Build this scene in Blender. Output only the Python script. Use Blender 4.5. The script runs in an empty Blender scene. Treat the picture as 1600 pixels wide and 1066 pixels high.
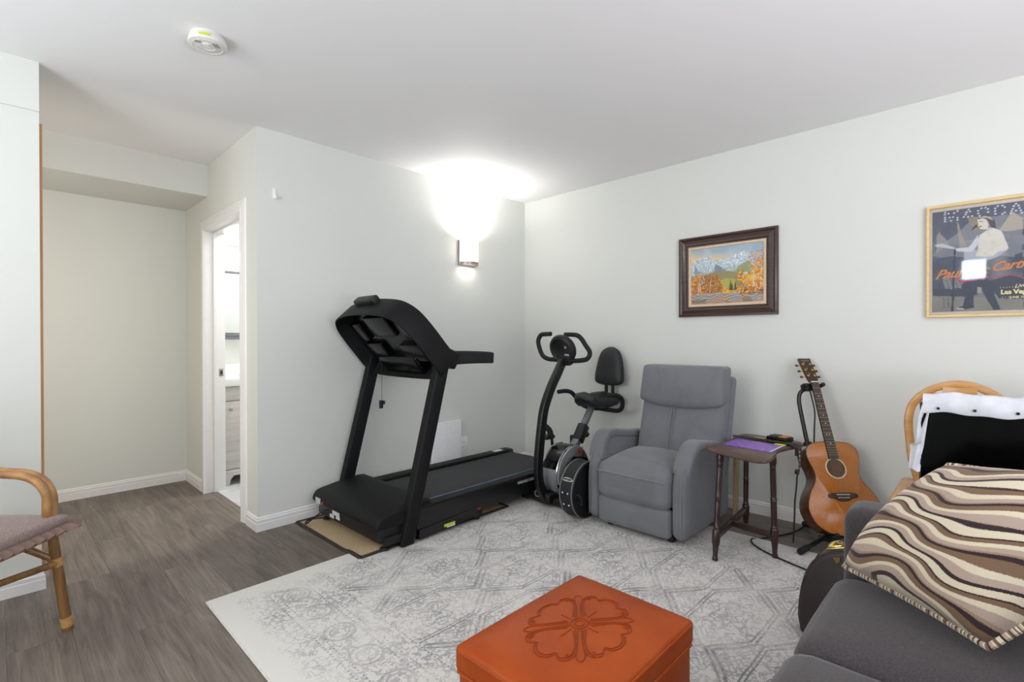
import bpy, bmesh, math, random
import numpy as np
from mathutils import Vector, Matrix

random.seed(7)
rng = np.random.default_rng(7)
SC = bpy.context.scene
COL = SC.collection
R = math.radians

# ------------------------------------------------------------------ camera
cam_d = bpy.data.cameras.new('camera')
cam = bpy.data.objects.new('camera', cam_d)
COL.objects.link(cam)
cam_d.sensor_width = 36.0
cam_d.lens = 775.45 / 1600 * 36.0
cam_d.clip_start = 0.05
yaw, pitch, roll = R(43.8437), R(-0.2602), R(-0.1189)
fw = Vector((-math.sin(yaw) * math.cos(pitch), math.cos(yaw) * math.cos(pitch), math.sin(pitch)))
rt0 = Vector((math.cos(yaw), math.sin(yaw), 0))
up0 = rt0.cross(fw)
rt = rt0 * math.cos(roll) + up0 * math.sin(roll)
up = -rt0 * math.sin(roll) + up0 * math.cos(roll)
m = Matrix((rt, up, -fw)).transposed().to_4x4()
m.translation = Vector((0, 0, 1.1394))
cam.matrix_world = m
SC.camera = cam

# ------------------------------------------------------------------ view, world, main lights
vs = SC.view_settings
vs.view_transform = 'Standard'
vs.look = 'None'
vs.gamma = 1.0
vs.use_curve_mapping = False
vs.exposure = 0.20
wd = bpy.data.worlds.new('world')
SC.world = wd
wd.use_nodes = True
wd.node_tree.nodes['Background'].inputs[0].default_value = (0.75, 0.85, 1.0, 1)
wd.node_tree.nodes['Background'].inputs[1].default_value = 0.6

def light(name, kind, loc, power, color=(1, 1, 1), size=(1, 1), target=None, radius=None, spread=None):
    d = bpy.data.lights.new(name, kind)
    d.energy = power
    d.color = color
    if kind == 'AREA':
        d.shape = 'RECTANGLE'
        d.size, d.size_y = size
        if spread: d.spread = spread
    if radius is not None and kind != 'AREA': d.shadow_soft_size = radius
    o = bpy.data.objects.new(name, d)
    o.location = loc
    if target is not None:
        o.rotation_euler = (Vector(target) - Vector(loc)).to_track_quat('-Z', 'Y').to_euler()
    COL.objects.link(o)
    o['kind'] = 'helper'
    return o

# side window daylight, flash on the left, bath lamp, and added unseen fill lights
light('window_daylight_side', 'AREA', (2.45, 0.0, 1.45), 25, (0.73, 0.88, 1.0), (2.2, 1.3), (-3.1, 0.6, 1.1))
light('rear_fill_light', 'AREA', (-1.5, -1.95, 1.6), 40, (0.985, 1.0, 0.95), (1.8, 1.2), (-0.2, 3.2, 1.0))  # unseen broad fill added behind the camera; no window stands here
light('ceiling_fill_uplight', 'AREA', (1.5, 0.7, 0.85), 78, (0.95, 0.93, 1.0), (1.4, 1.8), (1.4, 0.9, 2.4))  # unseen upward fill added to brighten the ceiling and even out the room
light('bounced_flash_left', 'AREA', (-1.7, -1.15, 0.9), 20, (0.80, 0.88, 1.0), (0.5, 0.5), (-1.7, -1.0, 2.4))
light('hall_fill_light', 'AREA', (-3.45, -0.75, 1.6), 12, (1.0, 0.90, 0.77), (0.5, 0.5), (-4.69, 0.5, 0.5))  # unseen warm fill added to brighten the hall end wall
light('bathroom_lamp_light', 'AREA', (-3.9, 1.95, 2.36), 22, (0.98, 0.99, 1.0), (0.6, 0.6), (-3.9, 1.95, 0.0))

# ------------------------------------------------------------------ colour and materials
def lin(c):
    if isinstance(c, str):
        c = [int(c[i:i + 2], 16) / 255 for i in (0, 2, 4)]
    return tuple((x / 12.92 if x <= 0.04045 else ((x + 0.055) / 1.055) ** 2.4) for x in c[:3])

def rgba(c): return lin(c) + (1.0,)

class NT:
    """small node-tree writer"""
    def __init__(s, name):
        s.m = bpy.data.materials.new(name)
        s.m.use_nodes = True
        s.t = s.m.node_tree
        s.p = s.t.nodes['Principled BSDF']
        s.out = s.t.nodes['Material Output']
    def n(s, typ, **kw):
        nd = s.t.nodes.new('ShaderNode' + typ)
        for k, v in kw.items(): setattr(nd, k, v)
        return nd
    def l(s, a, b): s.t.links.new(a, b)
    def inp(s, node, idx, v):
        if v is None: return
        if hasattr(v, 'is_output') or isinstance(v, bpy.types.NodeSocket): s.l(v, node.inputs[idx])
        else: node.inputs[idx].default_value = v
    def math(s, op, a, b=None, c=None, clamp=False):
        nd = s.n('Math', operation=op)
        nd.use_clamp = clamp
        s.inp(nd, 0, a); s.inp(nd, 1, b); s.inp(nd, 2, c)
        return nd.outputs[0]
    def coord(s, kind='Object'): return s.n('TexCoord').outputs[kind]
    def mapping(s, vec, scale=(1, 1, 1), rot=(0, 0, 0), loc=(0, 0, 0)):
        nd = s.n('Mapping'); s.l(vec, nd.inputs[0])
        nd.inputs['Scale'].default_value = scale
        nd.inputs['Rotation'].default_value = rot
        nd.inputs['Location'].default_value = loc
        return nd.outputs[0]
    def noise(s, vec, scale=5, detail=3, rough=0.5, dist=0.0):
        nd = s.n('TexNoise'); s.l(vec, nd.inputs['Vector'])
        nd.inputs['Scale'].default_value = scale
        nd.inputs['Detail'].default_value = detail
        nd.inputs['Roughness'].default_value = rough
        nd.inputs['Distortion'].default_value = dist
        return nd.outputs['Fac']
    def ramp(s, fac, stops, interp='LINEAR'):
        nd = s.n('ValToRGB'); s.inp(nd, 0, fac)
        cr = nd.color_ramp; cr.interpolation = interp
        while len(cr.elements) < len(stops): cr.elements.new(0.5)
        for e, (p, c) in zip(cr.elements, stops):
            e.position = p; e.color = c if len(c) == 4 else tuple(c) + (1,)
        return nd.outputs[0]
    def mix(s, fac, a, b):
        nd = s.n('Mix', data_type='RGBA')
        s.inp(nd, 0, fac); s.inp(nd, 6, a); s.inp(nd, 7, b)
        return nd.outputs[2]
    def bump(s, h, strength=0.2, dist=0.002):
        nd = s.n('Bump'); s.l(h, nd.inputs['Height'])
        nd.inputs['Strength'].default_value = strength
        nd.inputs['Distance'].default_value = dist
        s.l(nd.outputs[0], s.p.inputs['Normal'])
    def base(s, c):
        s.inp(s.p, 'Base Color', c)
    def set(s, **kw):
        names = dict(rough='Roughness', metal='Metallic', spec='Specular IOR Level', coat='Coat Weight',
                     coat_rough='Coat Roughness', sheen='Sheen Weight', ior='IOR', trans='Transmission Weight')
        for k, v in kw.items(): s.inp(s.p, names[k], v)
        return s

def plain(name, col, rough=0.5, metal=0.0, var=0.06, scale=30, bump=0.0, bscale=200, **kw):
    """solid colour with a little procedural unevenness and optional fine grain"""
    t = NT(name)
    v = t.coord()
    c = lin(col)
    lo = tuple(x * (1 - var) for x in c) + (1,)
    hi = tuple(min(1, x * (1 + var)) for x in c) + (1,)
    t.base(t.ramp(t.noise(v, scale, 3), [(0.3, lo), (0.7, hi)]))
    t.set(rough=rough, metal=metal, **kw)
    if bump: t.bump(t.noise(v, bscale, 2), bump, 0.001)
    return t.m

def wood(name, dark, light_, axis=1, scale=1.0, rough=0.4, coat=0.0, ring=18):
    t = NT(name)
    sc = [ring * scale] * 3
    sc[axis] = ring * scale * 0.06
    v = t.mapping(t.coord(), tuple(sc))
    f = t.noise(v, 2.2, 5, 0.6, 0.6)
    g = t.noise(v, 9, 4, 0.6)
    h = t.math('ADD', t.math('MULTIPLY', f, 0.7), t.math('MULTIPLY', g, 0.3))
    t.base(t.ramp(h, [(0.32, rgba(dark)), (0.62, rgba(light_))]))
    t.set(rough=rough, coat=coat, coat_rough=0.15)
    t.bump(g, 0.06, 0.001)
    return t.m

def emit(name, col, strength):
    t = NT(name)
    t.base(rgba(col))
    t.p.inputs['Emission Color'].default_value = rgba(col)
    t.p.inputs['Emission Strength'].default_value = strength
    t.set(rough=0.4)
    return t.m

M = {}
def wallmat(name, col):
    t = NT(name)
    v = t.coord()
    c = lin(col)
    t.base(t.ramp(t.noise(v, 2.0, 4), [(0.3, tuple(x * 0.985 for x in c) + (1,)), (0.7, c + (1,))]))
    t.set(rough=0.62, spec=0.3)
    t.bump(t.noise(v, 260, 3), 0.08, 0.0006)
    return t.m
M['wall'] = wallmat('wall_paint', 'dcddd8')
M['ceiling'] = wallmat('ceiling_paint', 'efeeee')
M['bath_wall'] = wallmat('bathroom_paint', 'eeeeea')
M['trim'] = plain('white_trim_paint', 'e9e7e6', 0.38, var=0.015)
M['oak'] = wood('oak_edge_wood', 'bb8455', 'd29c6a', 2, 1.0, 0.45)

# floor planks
t = NT('grey_brown_vinyl_plank')
oi = t.n('ObjectInfo').outputs['Random']
v = t.coord()
off = t.n('CombineXYZ'); t.l(t.math('MULTIPLY', oi, 37.0), off.inputs[0]); t.l(t.math('MULTIPLY', oi, 19.0), off.inputs[1])
va = t.n('VectorMath', operation='ADD'); t.l(v, va.inputs[0]); t.l(off.outputs[0], va.inputs[1])
vm = t.mapping(va.outputs[0], (1.1, 13, 1))
g1 = t.noise(vm, 2.0, 5, 0.62, 0.9)
g2 = t.noise(t.mapping(va.outputs[0], (0.9, 42, 1)), 3.0, 5, 0.7, 0.6)
g3 = t.noise(va.outputs[0], 2.6, 2)
g4 = t.noise(t.mapping(va.outputs[0], (3.5, 190, 1)), 3.0, 3, 0.6)
h = t.math('ADD', t.math('MULTIPLY', g1, 0.42), t.math('ADD', t.math('MULTIPLY', g2, 0.30), t.math('ADD', t.math('MULTIPLY', g4, 0.14), t.math('MULTIPLY', g3, 0.14))))
h = t.math('ADD', h, t.math('MULTIPLY', t.math('SUBTRACT', oi, 0.5), 0.06))
t.base(t.ramp(h, [(0.34, rgba('453d39')), (0.46, rgba('665c55')), (0.57, rgba('7d736a')), (0.70, rgba('9a9084'))]))
t.set(rough=0.42, spec=0.35)
t.bump(g2, 0.12, 0.0008)
M['plank'] = t.m
M['subfloor'] = plain('floor_joint_dark', '4a433e', 0.8)

# rug
t = NT('distressed_rug_weave')
v = t.coord()
wob = t.n('TexNoise'); t.l(v, wob.inputs['Vector']); wob.inputs['Scale'].default_value = 9
wv = t.n('VectorMath', operation='MULTIPLY_ADD'); t.l(wob.outputs['Color'], wv.inputs[0]); wv.inputs[1].default_value = (0.016, 0.016, 0); t.l(v, wv.inputs[2])
sx = t.n('SeparateXYZ'); t.l(wv.outputs[0], sx.inputs[0])
X_, Y_ = sx.outputs[0], sx.outputs[1]
def line(d, at, w): return t.math('LESS_THAN', t.math('ABSOLUTE', t.math('SUBTRACT', d, at)), w)
def mx(*a):
    r = a[0]
    for b in a[1:]: r = t.math('MAXIMUM', r, b)
    return r
TW, TL = 0.30, 0.56
gx = t.math('DIVIDE', X_, TW)
odd = t.math('MODULO', t.math('ABSOLUTE', t.math('FLOOR', gx)), 2.0)
fx = t.math('SUBTRACT', t.math('FRACT', gx), 0.5)
fy = t.math('SUBTRACT', t.math('FRACT', t.math('ADD', t.math('DIVIDE', Y_, TL), t.math('MULTIPLY', odd, 0.5))), 0.5)
ax, ay = t.math('ABSOLUTE', fx), t.math('ABSOLUTE', fy)
hexd = t.math('MAXIMUM', ax, t.math('ADD', t.math('MULTIPLY', ax, 0.55), t.math('MULTIPLY', ay, 0.78)))
rr = t.math('SQRT', t.math('ADD', t.math('MULTIPLY', fx, fx), t.math('MULTIPLY', t.math('MULTIPLY', fy, fy), 3.4)))
th = t.math('ARCTAN2', fy, fx)
pet = t.math('ADD', rr, t.math('MULTIPLY', t.math('COSINE', t.math('MULTIPLY', th, 6.0)), 0.06))
endz = t.math('GREATER_THAN', ay, 0.30)
nest = t.math('MULTIPLY', endz, t.math('GREATER_THAN', t.math('SINE', t.math('MULTIPLY', hexd, 150.0)), 0.35))
lines = mx(line(hexd, 0.455, 0.013), line(hexd, 0.405, 0.011), t.math('MULTIPLY', nest, 0.55), t.math('MULTIPLY', line(pet, 0.24, 0.018), 0.8), t.math('MULTIPLY', line(pet, 0.10, 0.02), 0.8))
# loose scroll filling: contours of noise
def contour(sc, w, at=0.5):
    n_ = t.noise(t.mapping(v, (1, 1, 1)), sc, 1.5, 0.4)
    return t.math('LESS_THAN', t.math('ABSOLUTE', t.math('SUBTRACT', n_, at)), w)
fill = mx(contour(26, 0.032), contour(42, 0.036, 0.58), t.math('GREATER_THAN', t.noise(v, 48, 1.0), 0.63))
wear = t.noise(v, 4.5, 4, 0.65)
wear2 = t.noise(v, 85, 3, 0.7)
so = t.n('SeparateXYZ'); t.l(v, so.inputs[0])
ey = t.math('SUBTRACT', 1.175, t.math('ABSOLUTE', so.outputs[1])); ex = t.math('SUBTRACT', 1.53, t.math('ABSOLUTE', so.outputs[0]))
ed = t.math('MINIMUM', ex, ey)
# dashed border rows near the two short hems
dash = t.math('GREATER_THAN', t.math('SINE', t.math('MULTIPLY', X_, 330.0)), -0.2)
brd = t.math('MULTIPLY', dash, mx(line(ey, 0.20, 0.0045), line(ey, 0.225, 0.003), line(ey, 0.36, 0.0045), line(ey, 0.385, 0.003), line(ey, 0.45, 0.003)))
ring_ = t.math('FRACT', t.math('DIVIDE', X_, 0.20))
rd = t.math('SQRT', t.math('ADD', t.math('POWER', t.math('MULTIPLY', t.math('SUBTRACT', ring_, 0.5), 0.20), 2.0), t.math('POWER', t.math('SUBTRACT', ey, 0.29), 2.0)))
brd = mx(brd, t.math('MULTIPLY', line(rd, 0.058, 0.006), 0.8), t.math('MULTIPLY', line(rd, 0.036, 0.004), 0.7))
infield = t.math('GREATER_THAN', ey, 0.46)
patt = mx(t.math('MULTIPLY', lines, infield), brd)
wl = t.math('MULTIPLY', t.math('SUBTRACT', t.math('ADD', t.math('MULTIPLY', wear, 0.8), t.math('MULTIPLY', wear2, 0.5)), 0.46), 3.2, clamp=True)
wf = t.math('MULTIPLY', t.math('SUBTRACT', t.math('ADD', t.math('MULTIPLY', wear, 0.9), t.math('MULTIPLY', wear2, 0.5)), 0.52), 3.0, clamp=True)
ink = t.math('MAXIMUM', t.math('MULTIPLY', t.math('MULTIPLY', fill, wf), 0.66), t.math('MULTIPLY', t.math('MULTIPLY', patt, wl), 0.90))
edm = t.math('MULTIPLY', t.math('SUBTRACT', t.math('ADD', ed, t.math('MULTIPLY', t.math('SUBTRACT', wear2, 0.5), 0.12)), 0.075), 14.0, clamp=True)
ink = t.math('MULTIPLY', ink, edm)
hazef = t.math('MULTIPLY', t.math('MULTIPLY', t.math('SUBTRACT', wear, 0.40), 2.0, clamp=True), edm)
basec = t.mix(t.math('MULTIPLY', hazef, 0.5), rgba('d6d3ce'), rgba('c0bebb'))
t.base(t.mix(ink, basec, rgba('75757a')))
t.set(rough=0.95, spec=0.1, sheen=0.1)
t.bump(t.noise(v, 420, 2), 0.3, 0.0015)
M['rug'] = t.m

M['hem'] = plain('rug_hem', 'cfc9c2', 0.95)
def tweed(name, a, b, rough=0.95, scale=300, sheen=0.15, mott=None):
    t = NT(name)
    v = t.coord()
    f = t.noise(v, scale, 3, 0.7)
    c = t.mix(t.ramp(f, [(0.35, (0, 0, 0, 1)), (0.65, (1, 1, 1, 1))]), rgba(a), rgba(b))
    if mott:
        g = t.noise(v, mott[0], 4, 0.6, 0.8)
        c = t.mix(t.ramp(g, [(0.45, (0, 0, 0, 1)), (0.62, (mott[1],) * 3 + (1,))]), c, rgba(mott[2]))
    t.base(c)
    t.set(rough=rough, sheen=sheen, spec=0.15)
    t.bump(f, 0.12, 0.0008)
    return t.m
M['suede'] = tweed('grey_suede', '707176', '78797e', 0.9, 500, 0.25, (5.0, 0.55, '68696e'))
M['suede_seam'] = plain('grey_suede_piping', '7f8085', 0.9)
M['sofa'] = tweed('charcoal_sofa_weave', '383436', '4c4749', 0.95, 260, 0.2)
M['sofa_front'] = M['sofa']
M['rattan_cushion'] = tweed('mauve_boucle', '7d6a66', '9c8983', 0.95, 170, 0.2)
M['ruffle'] = plain('mauve_ruffle_cloth', '80675f', 0.9, bump=0.2)
M['black'] = plain('black_plastic', '131314', 0.45, bump=0.05, bscale=500)
M['black_satin'] = plain('black_painted_steel', '111112', 0.35)
M['char'] = plain('charcoal_plastic', '141416', 0.55, bump=0.06, bscale=600, spec=0.22)
M['gloss_black'] = plain('gloss_black_plastic', '060607', 0.2, spec=0.3)
M['rubber'] = plain('black_foam_rubber', '111112', 0.75, bump=0.15, bscale=300)
M['belt'] = plain('treadmill_belt_rubber', '29292c', 0.7, var=0.1, scale=6, bump=0.15, bscale=350)
M['blue_trim'] = plain('blue_edge_strip', '4d5f80', 0.5)
M['cable'] = plain('black_cable', '121213', 0.5)
M['white_label'] = plain('white_paper_label', 'd9dadb', 0.6)
M['yellow_label'] = plain('yellow_green_label', 'c3cf3a', 0.6)
M['red'] = plain('red_plastic', 'a32a2a', 0.5)
M['grey_print'] = plain('pale_grey_print', 'b9bbc0', 0.6)
M['silver'] = plain('silver_plastic', '9b9da1', 0.35, metal=0.3)
M['chrome'] = plain('polished_steel', 'c9c9cb', 0.18, metal=1.0, var=0.02)
M['nickel'] = plain('brushed_nickel', 'a9a29c', 0.32, metal=1.0, var=0.05)
M['grey_steel'] = plain('grey_painted_steel', '77777b', 0.4, metal=0.2)
M['vinyl'] = plain('black_vinyl_upholstery', '212124', 0.5, bump=0.08, bscale=300)
M['case_black'] = plain('black_case_leatherette', '161618', 0.55, bump=0.15, bscale=400)
M['mahog'] = wood('dark_mahogany', '1e100c', '331b15', 2, 1.2, 0.35, 0.2)
M['mahog_top'] = wood('worn_dark_table_top', '45332c', '5f4a40', 0, 1.1, 0.4, 0.15)
M['mat_tan'] = tweed('tan_floor_mat', 'b39c7c', 'c2ac8c', 0.9, 120, 0.0)
M['mat_edge'] = plain('dark_mat_binding', '3a302b', 0.8)
M['leather'] = None
t = NT('russet_leather')
v = t.coord()
vo = t.n('TexVoronoi', feature='DISTANCE_TO_EDGE'); t.l(v, vo.inputs['Vector']); vo.inputs['Scale'].default_value = 330
n1 = t.noise(v, 6, 4)
t.base(t.ramp(n1, [(0.3, rgba('94390a')), (0.7, rgba('a64a14'))]))
t.set(rough=0.42, spec=0.24)
t.bump(t.math('ADD', vo.outputs['Distance'], t.math('MULTIPLY', t.noise(v, 40, 3), 0.6)), 0.22, 0.0015)
M['leather'] = t.m
M['leather_line'] = plain('darker_tooled_leather', '86340a', 0.45, spec=0.24)
M['spruce'] = wood('honey_cedar_top', '9c5713', 'b56d20', 2, 3.0, 0.25, 0.35, 30)
M['rosewood'] = wood('glossy_mahogany_sides', '4a2614', '6e3c20', 2, 1.2, 0.2, 0.6)
M['ebony'] = wood('dark_rosewood', '241a17', '3a2a25', 2, 2.0, 0.4)
M['bone'] = plain('bone_white', 'e6e2d3', 0.4)
M['abalone'] = plain('abalone_inlay', 'cfc6a8', 0.3, var=0.35, scale=160)
M['gold'] = plain('gold_plated_metal', 'd9b24c', 0.25, metal=1.0)
M['brass'] = plain('polished_brass', 'cdb982', 0.22, metal=1.0)
M['string'] = plain('bronze_string', '8f8270', 0.4, metal=0.6)
M['fretwire'] = plain('fret_wire', 'a59a88', 0.35, metal=0.8)
M['peg'] = wood('tuner_button_wood', '4a1c12', '6b2c1c', 0)
M['hole'] = plain('sound_hole_inside', '5a3d24', 0.7)
M['case_brown'] = plain('dark_brown_case_cover', '2b2021', 0.55, bump=0.2, bscale=260)
M['case_band'] = plain('case_side_band', '5b4b45', 0.6, bump=0.2, bscale=260)
M['beech'] = wood('honey_beech', 'b87f42', 'd29a58', 0, 1.0, 0.35, 0.3)
M['white_cloth'] = plain('white_cloth', 'dcdde4', 0.85, bump=0.1, bscale=60)
M['screen'] = plain('black_screen_glass', '020203', 0.10, spec=0.12)
M['purple'] = None
t = NT('purple_printed_paper')
v = t.coord()
t.base(t.ramp(t.noise(v, 60, 4, 0.7), [(0.35, rgba('6d3fa0')), (0.55, rgba('8b62bd')), (0.75, rgba('c9b4e0'))]))
t.set(rough=0.4); M['purple'] = t.m
M['yellow'] = plain('yellow_paper', 'e2cf1f', 0.6)
M['orange'] = plain('orange_print', 'c06a3a', 0.5)
M['dark_grey'] = plain('dark_grey_plastic', '3a3a3c', 0.5)
M['strap'] = plain('dark_webbing', '2a2523', 0.85, bump=0.3, bscale=300)
M['strap_leather'] = plain('brown_strap_leather', '3f332b', 0.6)
M['rattan'] = None
t = NT('rattan_cane_wrap')
v = t.coord()
n1 = t.noise(v, 18, 4)
t.base(t.ramp(n1, [(0.3, rgba('8a5f38')), (0.7, rgba('b98c58'))]))
t.set(rough=0.45, spec=0.5)
t.bump(n1, 0.1, 0.002); M['rattan'] = t.m
M['rattan_pole'] = wood('rattan_pole', '5f3f1f', '9a7040', 2, 1.0, 0.4, 0.2)
M['rattan_wrap'] = wood('rattan_binding', 'a3763f', 'd0a76a', 0, 3.0, 0.45)
M['white_plastic'] = plain('white_plastic', 'eeeeef', 0.4, var=0.02)
M['offwhite'] = plain('warm_white_plastic', 'dedbd4', 0.45, var=0.02)
M['grey_plastic'] = plain('grey_plastic', '9a9894', 0.5)
M['shade'] = emit('lit_frosted_shade', 'fff6ea', 4.0)
M['bulb'] = emit('lit_frosted_bulb', 'fff6ea', 9.0)
M['vanity'] = wood('pale_grey_laminate', 'b9b3ae', 'd2cdc8', 1, 0.6, 0.5)
M['porcelain'] = plain('white_porcelain', 'eff0ef', 0.2, var=0.01)
M['faint_inlay'] = plain('faint_headstock_inlay', '6b625a', 0.4)
M['pale_strip'] = wood('pale_weathered_wood', '9a8564', 'b9a27c', 2, 1.0, 0.6)
M['mirror'] = plain('mirror_glass', 'dfe4e6', 0.08, metal=1.0, var=0.01)
M['tile'] = plain('pale_grey_floor_tile', 'c9cbcc', 0.35, var=0.05, scale=6)
M['frame_dark'] = wood('dark_brown_frame', '2d1d19', '4a342d', 0, 1.6, 0.35, 0.2)
M['frame_pale'] = wood('pale_maple_frame', 'd9b679', 'e8c98e', 0, 1.0, 0.4)
M['liner'] = plain('cream_liner', 'd9bfa2', 0.7)
M['matboard'] = plain('cream_mat_board', 'dccfc0', 0.8)

def vcmat(name, rough=0.6, coat=0.0):
    t = NT(name)
    a = t.n('VertexColor', layer_name='paint')
    t.base(a.outputs['Color'])
    t.set(rough=rough, coat=coat)
    return t
_t = vcmat('oil_paint', 0.5); _t.bump(_t.noise(_t.coord(), 220, 3), 0.3, 0.001); M['oil'] = _t.m
M['print'] = vcmat('printed_paper', 0.7).m
# clear glass for the poster: mostly see-through with a mirror-like sheen
t = NT('picture_glass')
tr = t.n('BsdfTransparent'); gl = t.n('BsdfGlossy'); gl.inputs['Roughness'].default_value = 0.03
fr = t.n('Fresnel'); fr.inputs['IOR'].default_value = 1.5
mxs = t.n('MixShader'); t.l(fr.outputs[0], mxs.inputs[0]); t.l(tr.outputs[0], mxs.inputs[1]); t.l(gl.outputs[0], mxs.inputs[2])
t.l(mxs.outputs[0], t.out.inputs['Surface']); M['glass'] = t.m

# pillow stripes, driven by the UV laid over the cushion
t = NT('wavy_striped_plush')
uv = t.n('UVMap', uv_map='UVMap').outputs[0]
sp = t.n('SeparateXYZ'); t.l(uv, sp.inputs[0])
U_, V_ = sp.outputs[0], sp.outputs[1]
fz = t.noise(t.mapping(uv, (260, 260, 1)), 1.0, 2)
w1 = t.math('MULTIPLY', t.math('SINE', t.math('ADD', t.math('MULTIPLY', U_, 8.5), t.math('MULTIPLY', V_, 6.0))), 0.042)
w2 = t.math('MULTIPLY', t.math('SINE', t.math('ADD', t.math('MULTIPLY', U_, 15.0), t.math('MULTIPLY', V_, -19.0))), 0.014)
vv = t.math('ADD', t.math('ADD', V_, w1), t.math('ADD', w2, t.math('MULTIPLY', t.math('SUBTRACT', fz, 0.5), 0.014)))
ph = t.math('FRACT', t.math('MULTIPLY', t.math('ADD', vv, t.math('MULTIPLY', t.math('SUBTRACT', U_, V_), 0.05)), 3.9))
CR, DK, TP, BR, TN = (rgba(c) for c in ('d8ccb4', '3b2e31', 'b29e90', '7d6450', '9b8472'))
t.base(t.ramp(ph, [(0.0, CR), (0.13, DK), (0.20, TP), (0.33, CR), (0.42, BR), (0.55, DK), (0.62, TN), (0.66, TP), (0.76, CR), (0.86, BR), (0.95, DK), (0.985, CR)], 'CONSTANT'))
t.set(rough=0.95, sheen=0.15, spec=0.1)
t.bump(t.noise(t.coord(), 350, 3), 0.4, 0.002)
M['stripes'] = t.m

# ------------------------------------------------------------------ mesh builder
class MB:
    def __init__(s): s.v = []; s.f = []; s.uv = None
    def add(s, vs, fs, X=None):
        n = len(s.v)
        if X is not None: vs = [tuple(X @ Vector(p)) for p in vs]
        s.v += [tuple(p) for p in vs]
        s.f += [tuple(i + n for i in f) for f in fs]
        return s
    def box(s, lo, hi, X=None):
        x0, y0, z0 = lo; x1, y1, z1 = hi
        return s.add([(x0, y0, z0), (x1, y0, z0), (x1, y1, z0), (x0, y1, z0), (x0, y0, z1), (x1, y0, z1), (x1, y1, z1), (x0, y1, z1)],
                     [(0, 3, 2, 1), (4, 5, 6, 7), (0, 1, 5, 4), (1, 2, 6, 5), (2, 3, 7, 6), (3, 0, 4, 7)], X)
    def loft(s, rings, cap=True, loop=False, X=None):
        n = len(rings[0]); vs = [p for r in rings for p in r]; fs = []
        k = len(rings)
        for i in range(k if loop else k - 1):
            a, b = i * n, ((i + 1) % k) * n
            for j in range(n):
                j2 = (j + 1) % n
                fs.append((a + j, a + j2, b + j2, b + j))
        if cap and not loop:
            fs.append(tuple(reversed(range(n)))); fs.append(tuple((k - 1) * n + j for j in range(n)))
        return s.add(vs, fs, X)
    def tube(s, path, r, n=10, sec=None, closed=False, cap=True, X=None, upv=None):
        P = [Vector(p) for p in path]; k = len(P)
        rs = r if isinstance(r, (list, tuple)) else [r] * k
        T_ = []
        for i in range(k):
            a = P[(i - 1) % k] if (closed or i > 0) else P[i]
            b = P[(i + 1) % k] if (closed or i < k - 1) else P[i]
            d = (b - a); T_.append(d.normalized() if d.length > 1e-9 else Vector((0, 0, 1)))
        ref = Vector(upv) if upv else (Vector((0, 0, 1)) if abs(T_[0].z) < 0.9 else Vector((1, 0, 0)))
        nrm = (ref - T_[0] * ref.dot(T_[0])).normalized()
        rings = []
        for i in range(k):
            nrm = nrm - T_[i] * nrm.dot(T_[i])
            if nrm.length < 1e-6: nrm = T_[i].orthogonal()
            nrm.normalize()
            bi = T_[i].cross(nrm)
            if sec:
                rings.append([P[i] + nrm * (q[0] * rs[i]) + bi * (q[1] * rs[i]) for q in sec])
            else:
                rings.append([P[i] + nrm * (math.cos(2 * math.pi * j / n) * rs[i]) + bi * (math.sin(2 * math.pi * j / n) * rs[i]) for j in range(n)])
        return s.loft(rings, cap, closed, X)
    def lathe(s, prof, n=20, X=None):
        rings = [[(r * math.cos(2 * math.pi * j / n), r * math.sin(2 * math.pi * j / n), z) for j in range(n)] for r, z in prof]
        return s.loft(rings, True, False, X)
    def prism(s, poly, d0, d1, ax=2, X=None):
        """polygon in the plane across axis ax, pushed from d0 to d1"""
        def put(p, d):
            return (d, p[0], p[1]) if ax == 0 else ((p[0], d, p[1]) if ax == 1 else (p[0], p[1], d))
        return s.loft([[put(p, d0) for p in poly], [put(p, d1) for p in poly]], True, False, X)
    def rbox(s, lo, hi, r, n=5, bulge=(0, 0, 0), fn=None, X=None):
        lo = np.array(lo, float); hi = np.array(hi, float); c = (lo + hi) / 2; hf = (hi - lo) / 2
        r = min(r, *(hf * 0.999))
        ax = []
        for k in range(3):
            a = [lo[k], lo[k] + 0.12 * r, lo[k] + 0.4 * r, lo[k] + r]
            inner = list(np.linspace(lo[k] + r, hi[k] - r, n + 1)[1:-1])
            ax.append(a + inner + [hi[k] - r, hi[k] - 0.4 * r, hi[k] - 0.12 * r, hi[k]])
        idx = {}; vs = []; fs = []
        def vid(p):
            key = tuple(round(float(q), 6) for q in p)
            if key not in idx:
                p = np.array(p, float); q = np.clip(p, lo + r, hi - r); d = p - q; L = np.linalg.norm(d)
                o = q + d / L * r if L > 1e-9 else p
                u = (p - c) / hf; oo = o.copy()
                for k in range(3):
                    a, b = [i for i in range(3) if i != k]
                    oo[k] += u[k] * bulge[k] * (1 - u[a] ** 2) * (1 - u[b] ** 2)
                if fn: oo = np.array(fn(oo[0], oo[1], oo[2]))
                idx[key] = len(vs); vs.append(tuple(oo))
            return idx[key]
        for k in range(3):
            a, b = [(1, 2), (2, 0), (0, 1)][k]
            for side, val in ((0, lo[k]), (1, hi[k])):
                for i in range(len(ax[a]) - 1):
                    for j in range(len(ax[b]) - 1):
                        q = []
                        for (ii, jj) in ((i, j), (i + 1, j), (i + 1, j + 1), (i, j + 1)):
                            p = [0, 0, 0]; p[k] = val; p[a] = ax[a][ii]; p[b] = ax[b][jj]; q.append(vid(p))
                        if len(set(q)) < 3: continue
                        fs.append(tuple(q) if side else tuple(reversed(q)))
        return s.add(vs, fs, X)
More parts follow.
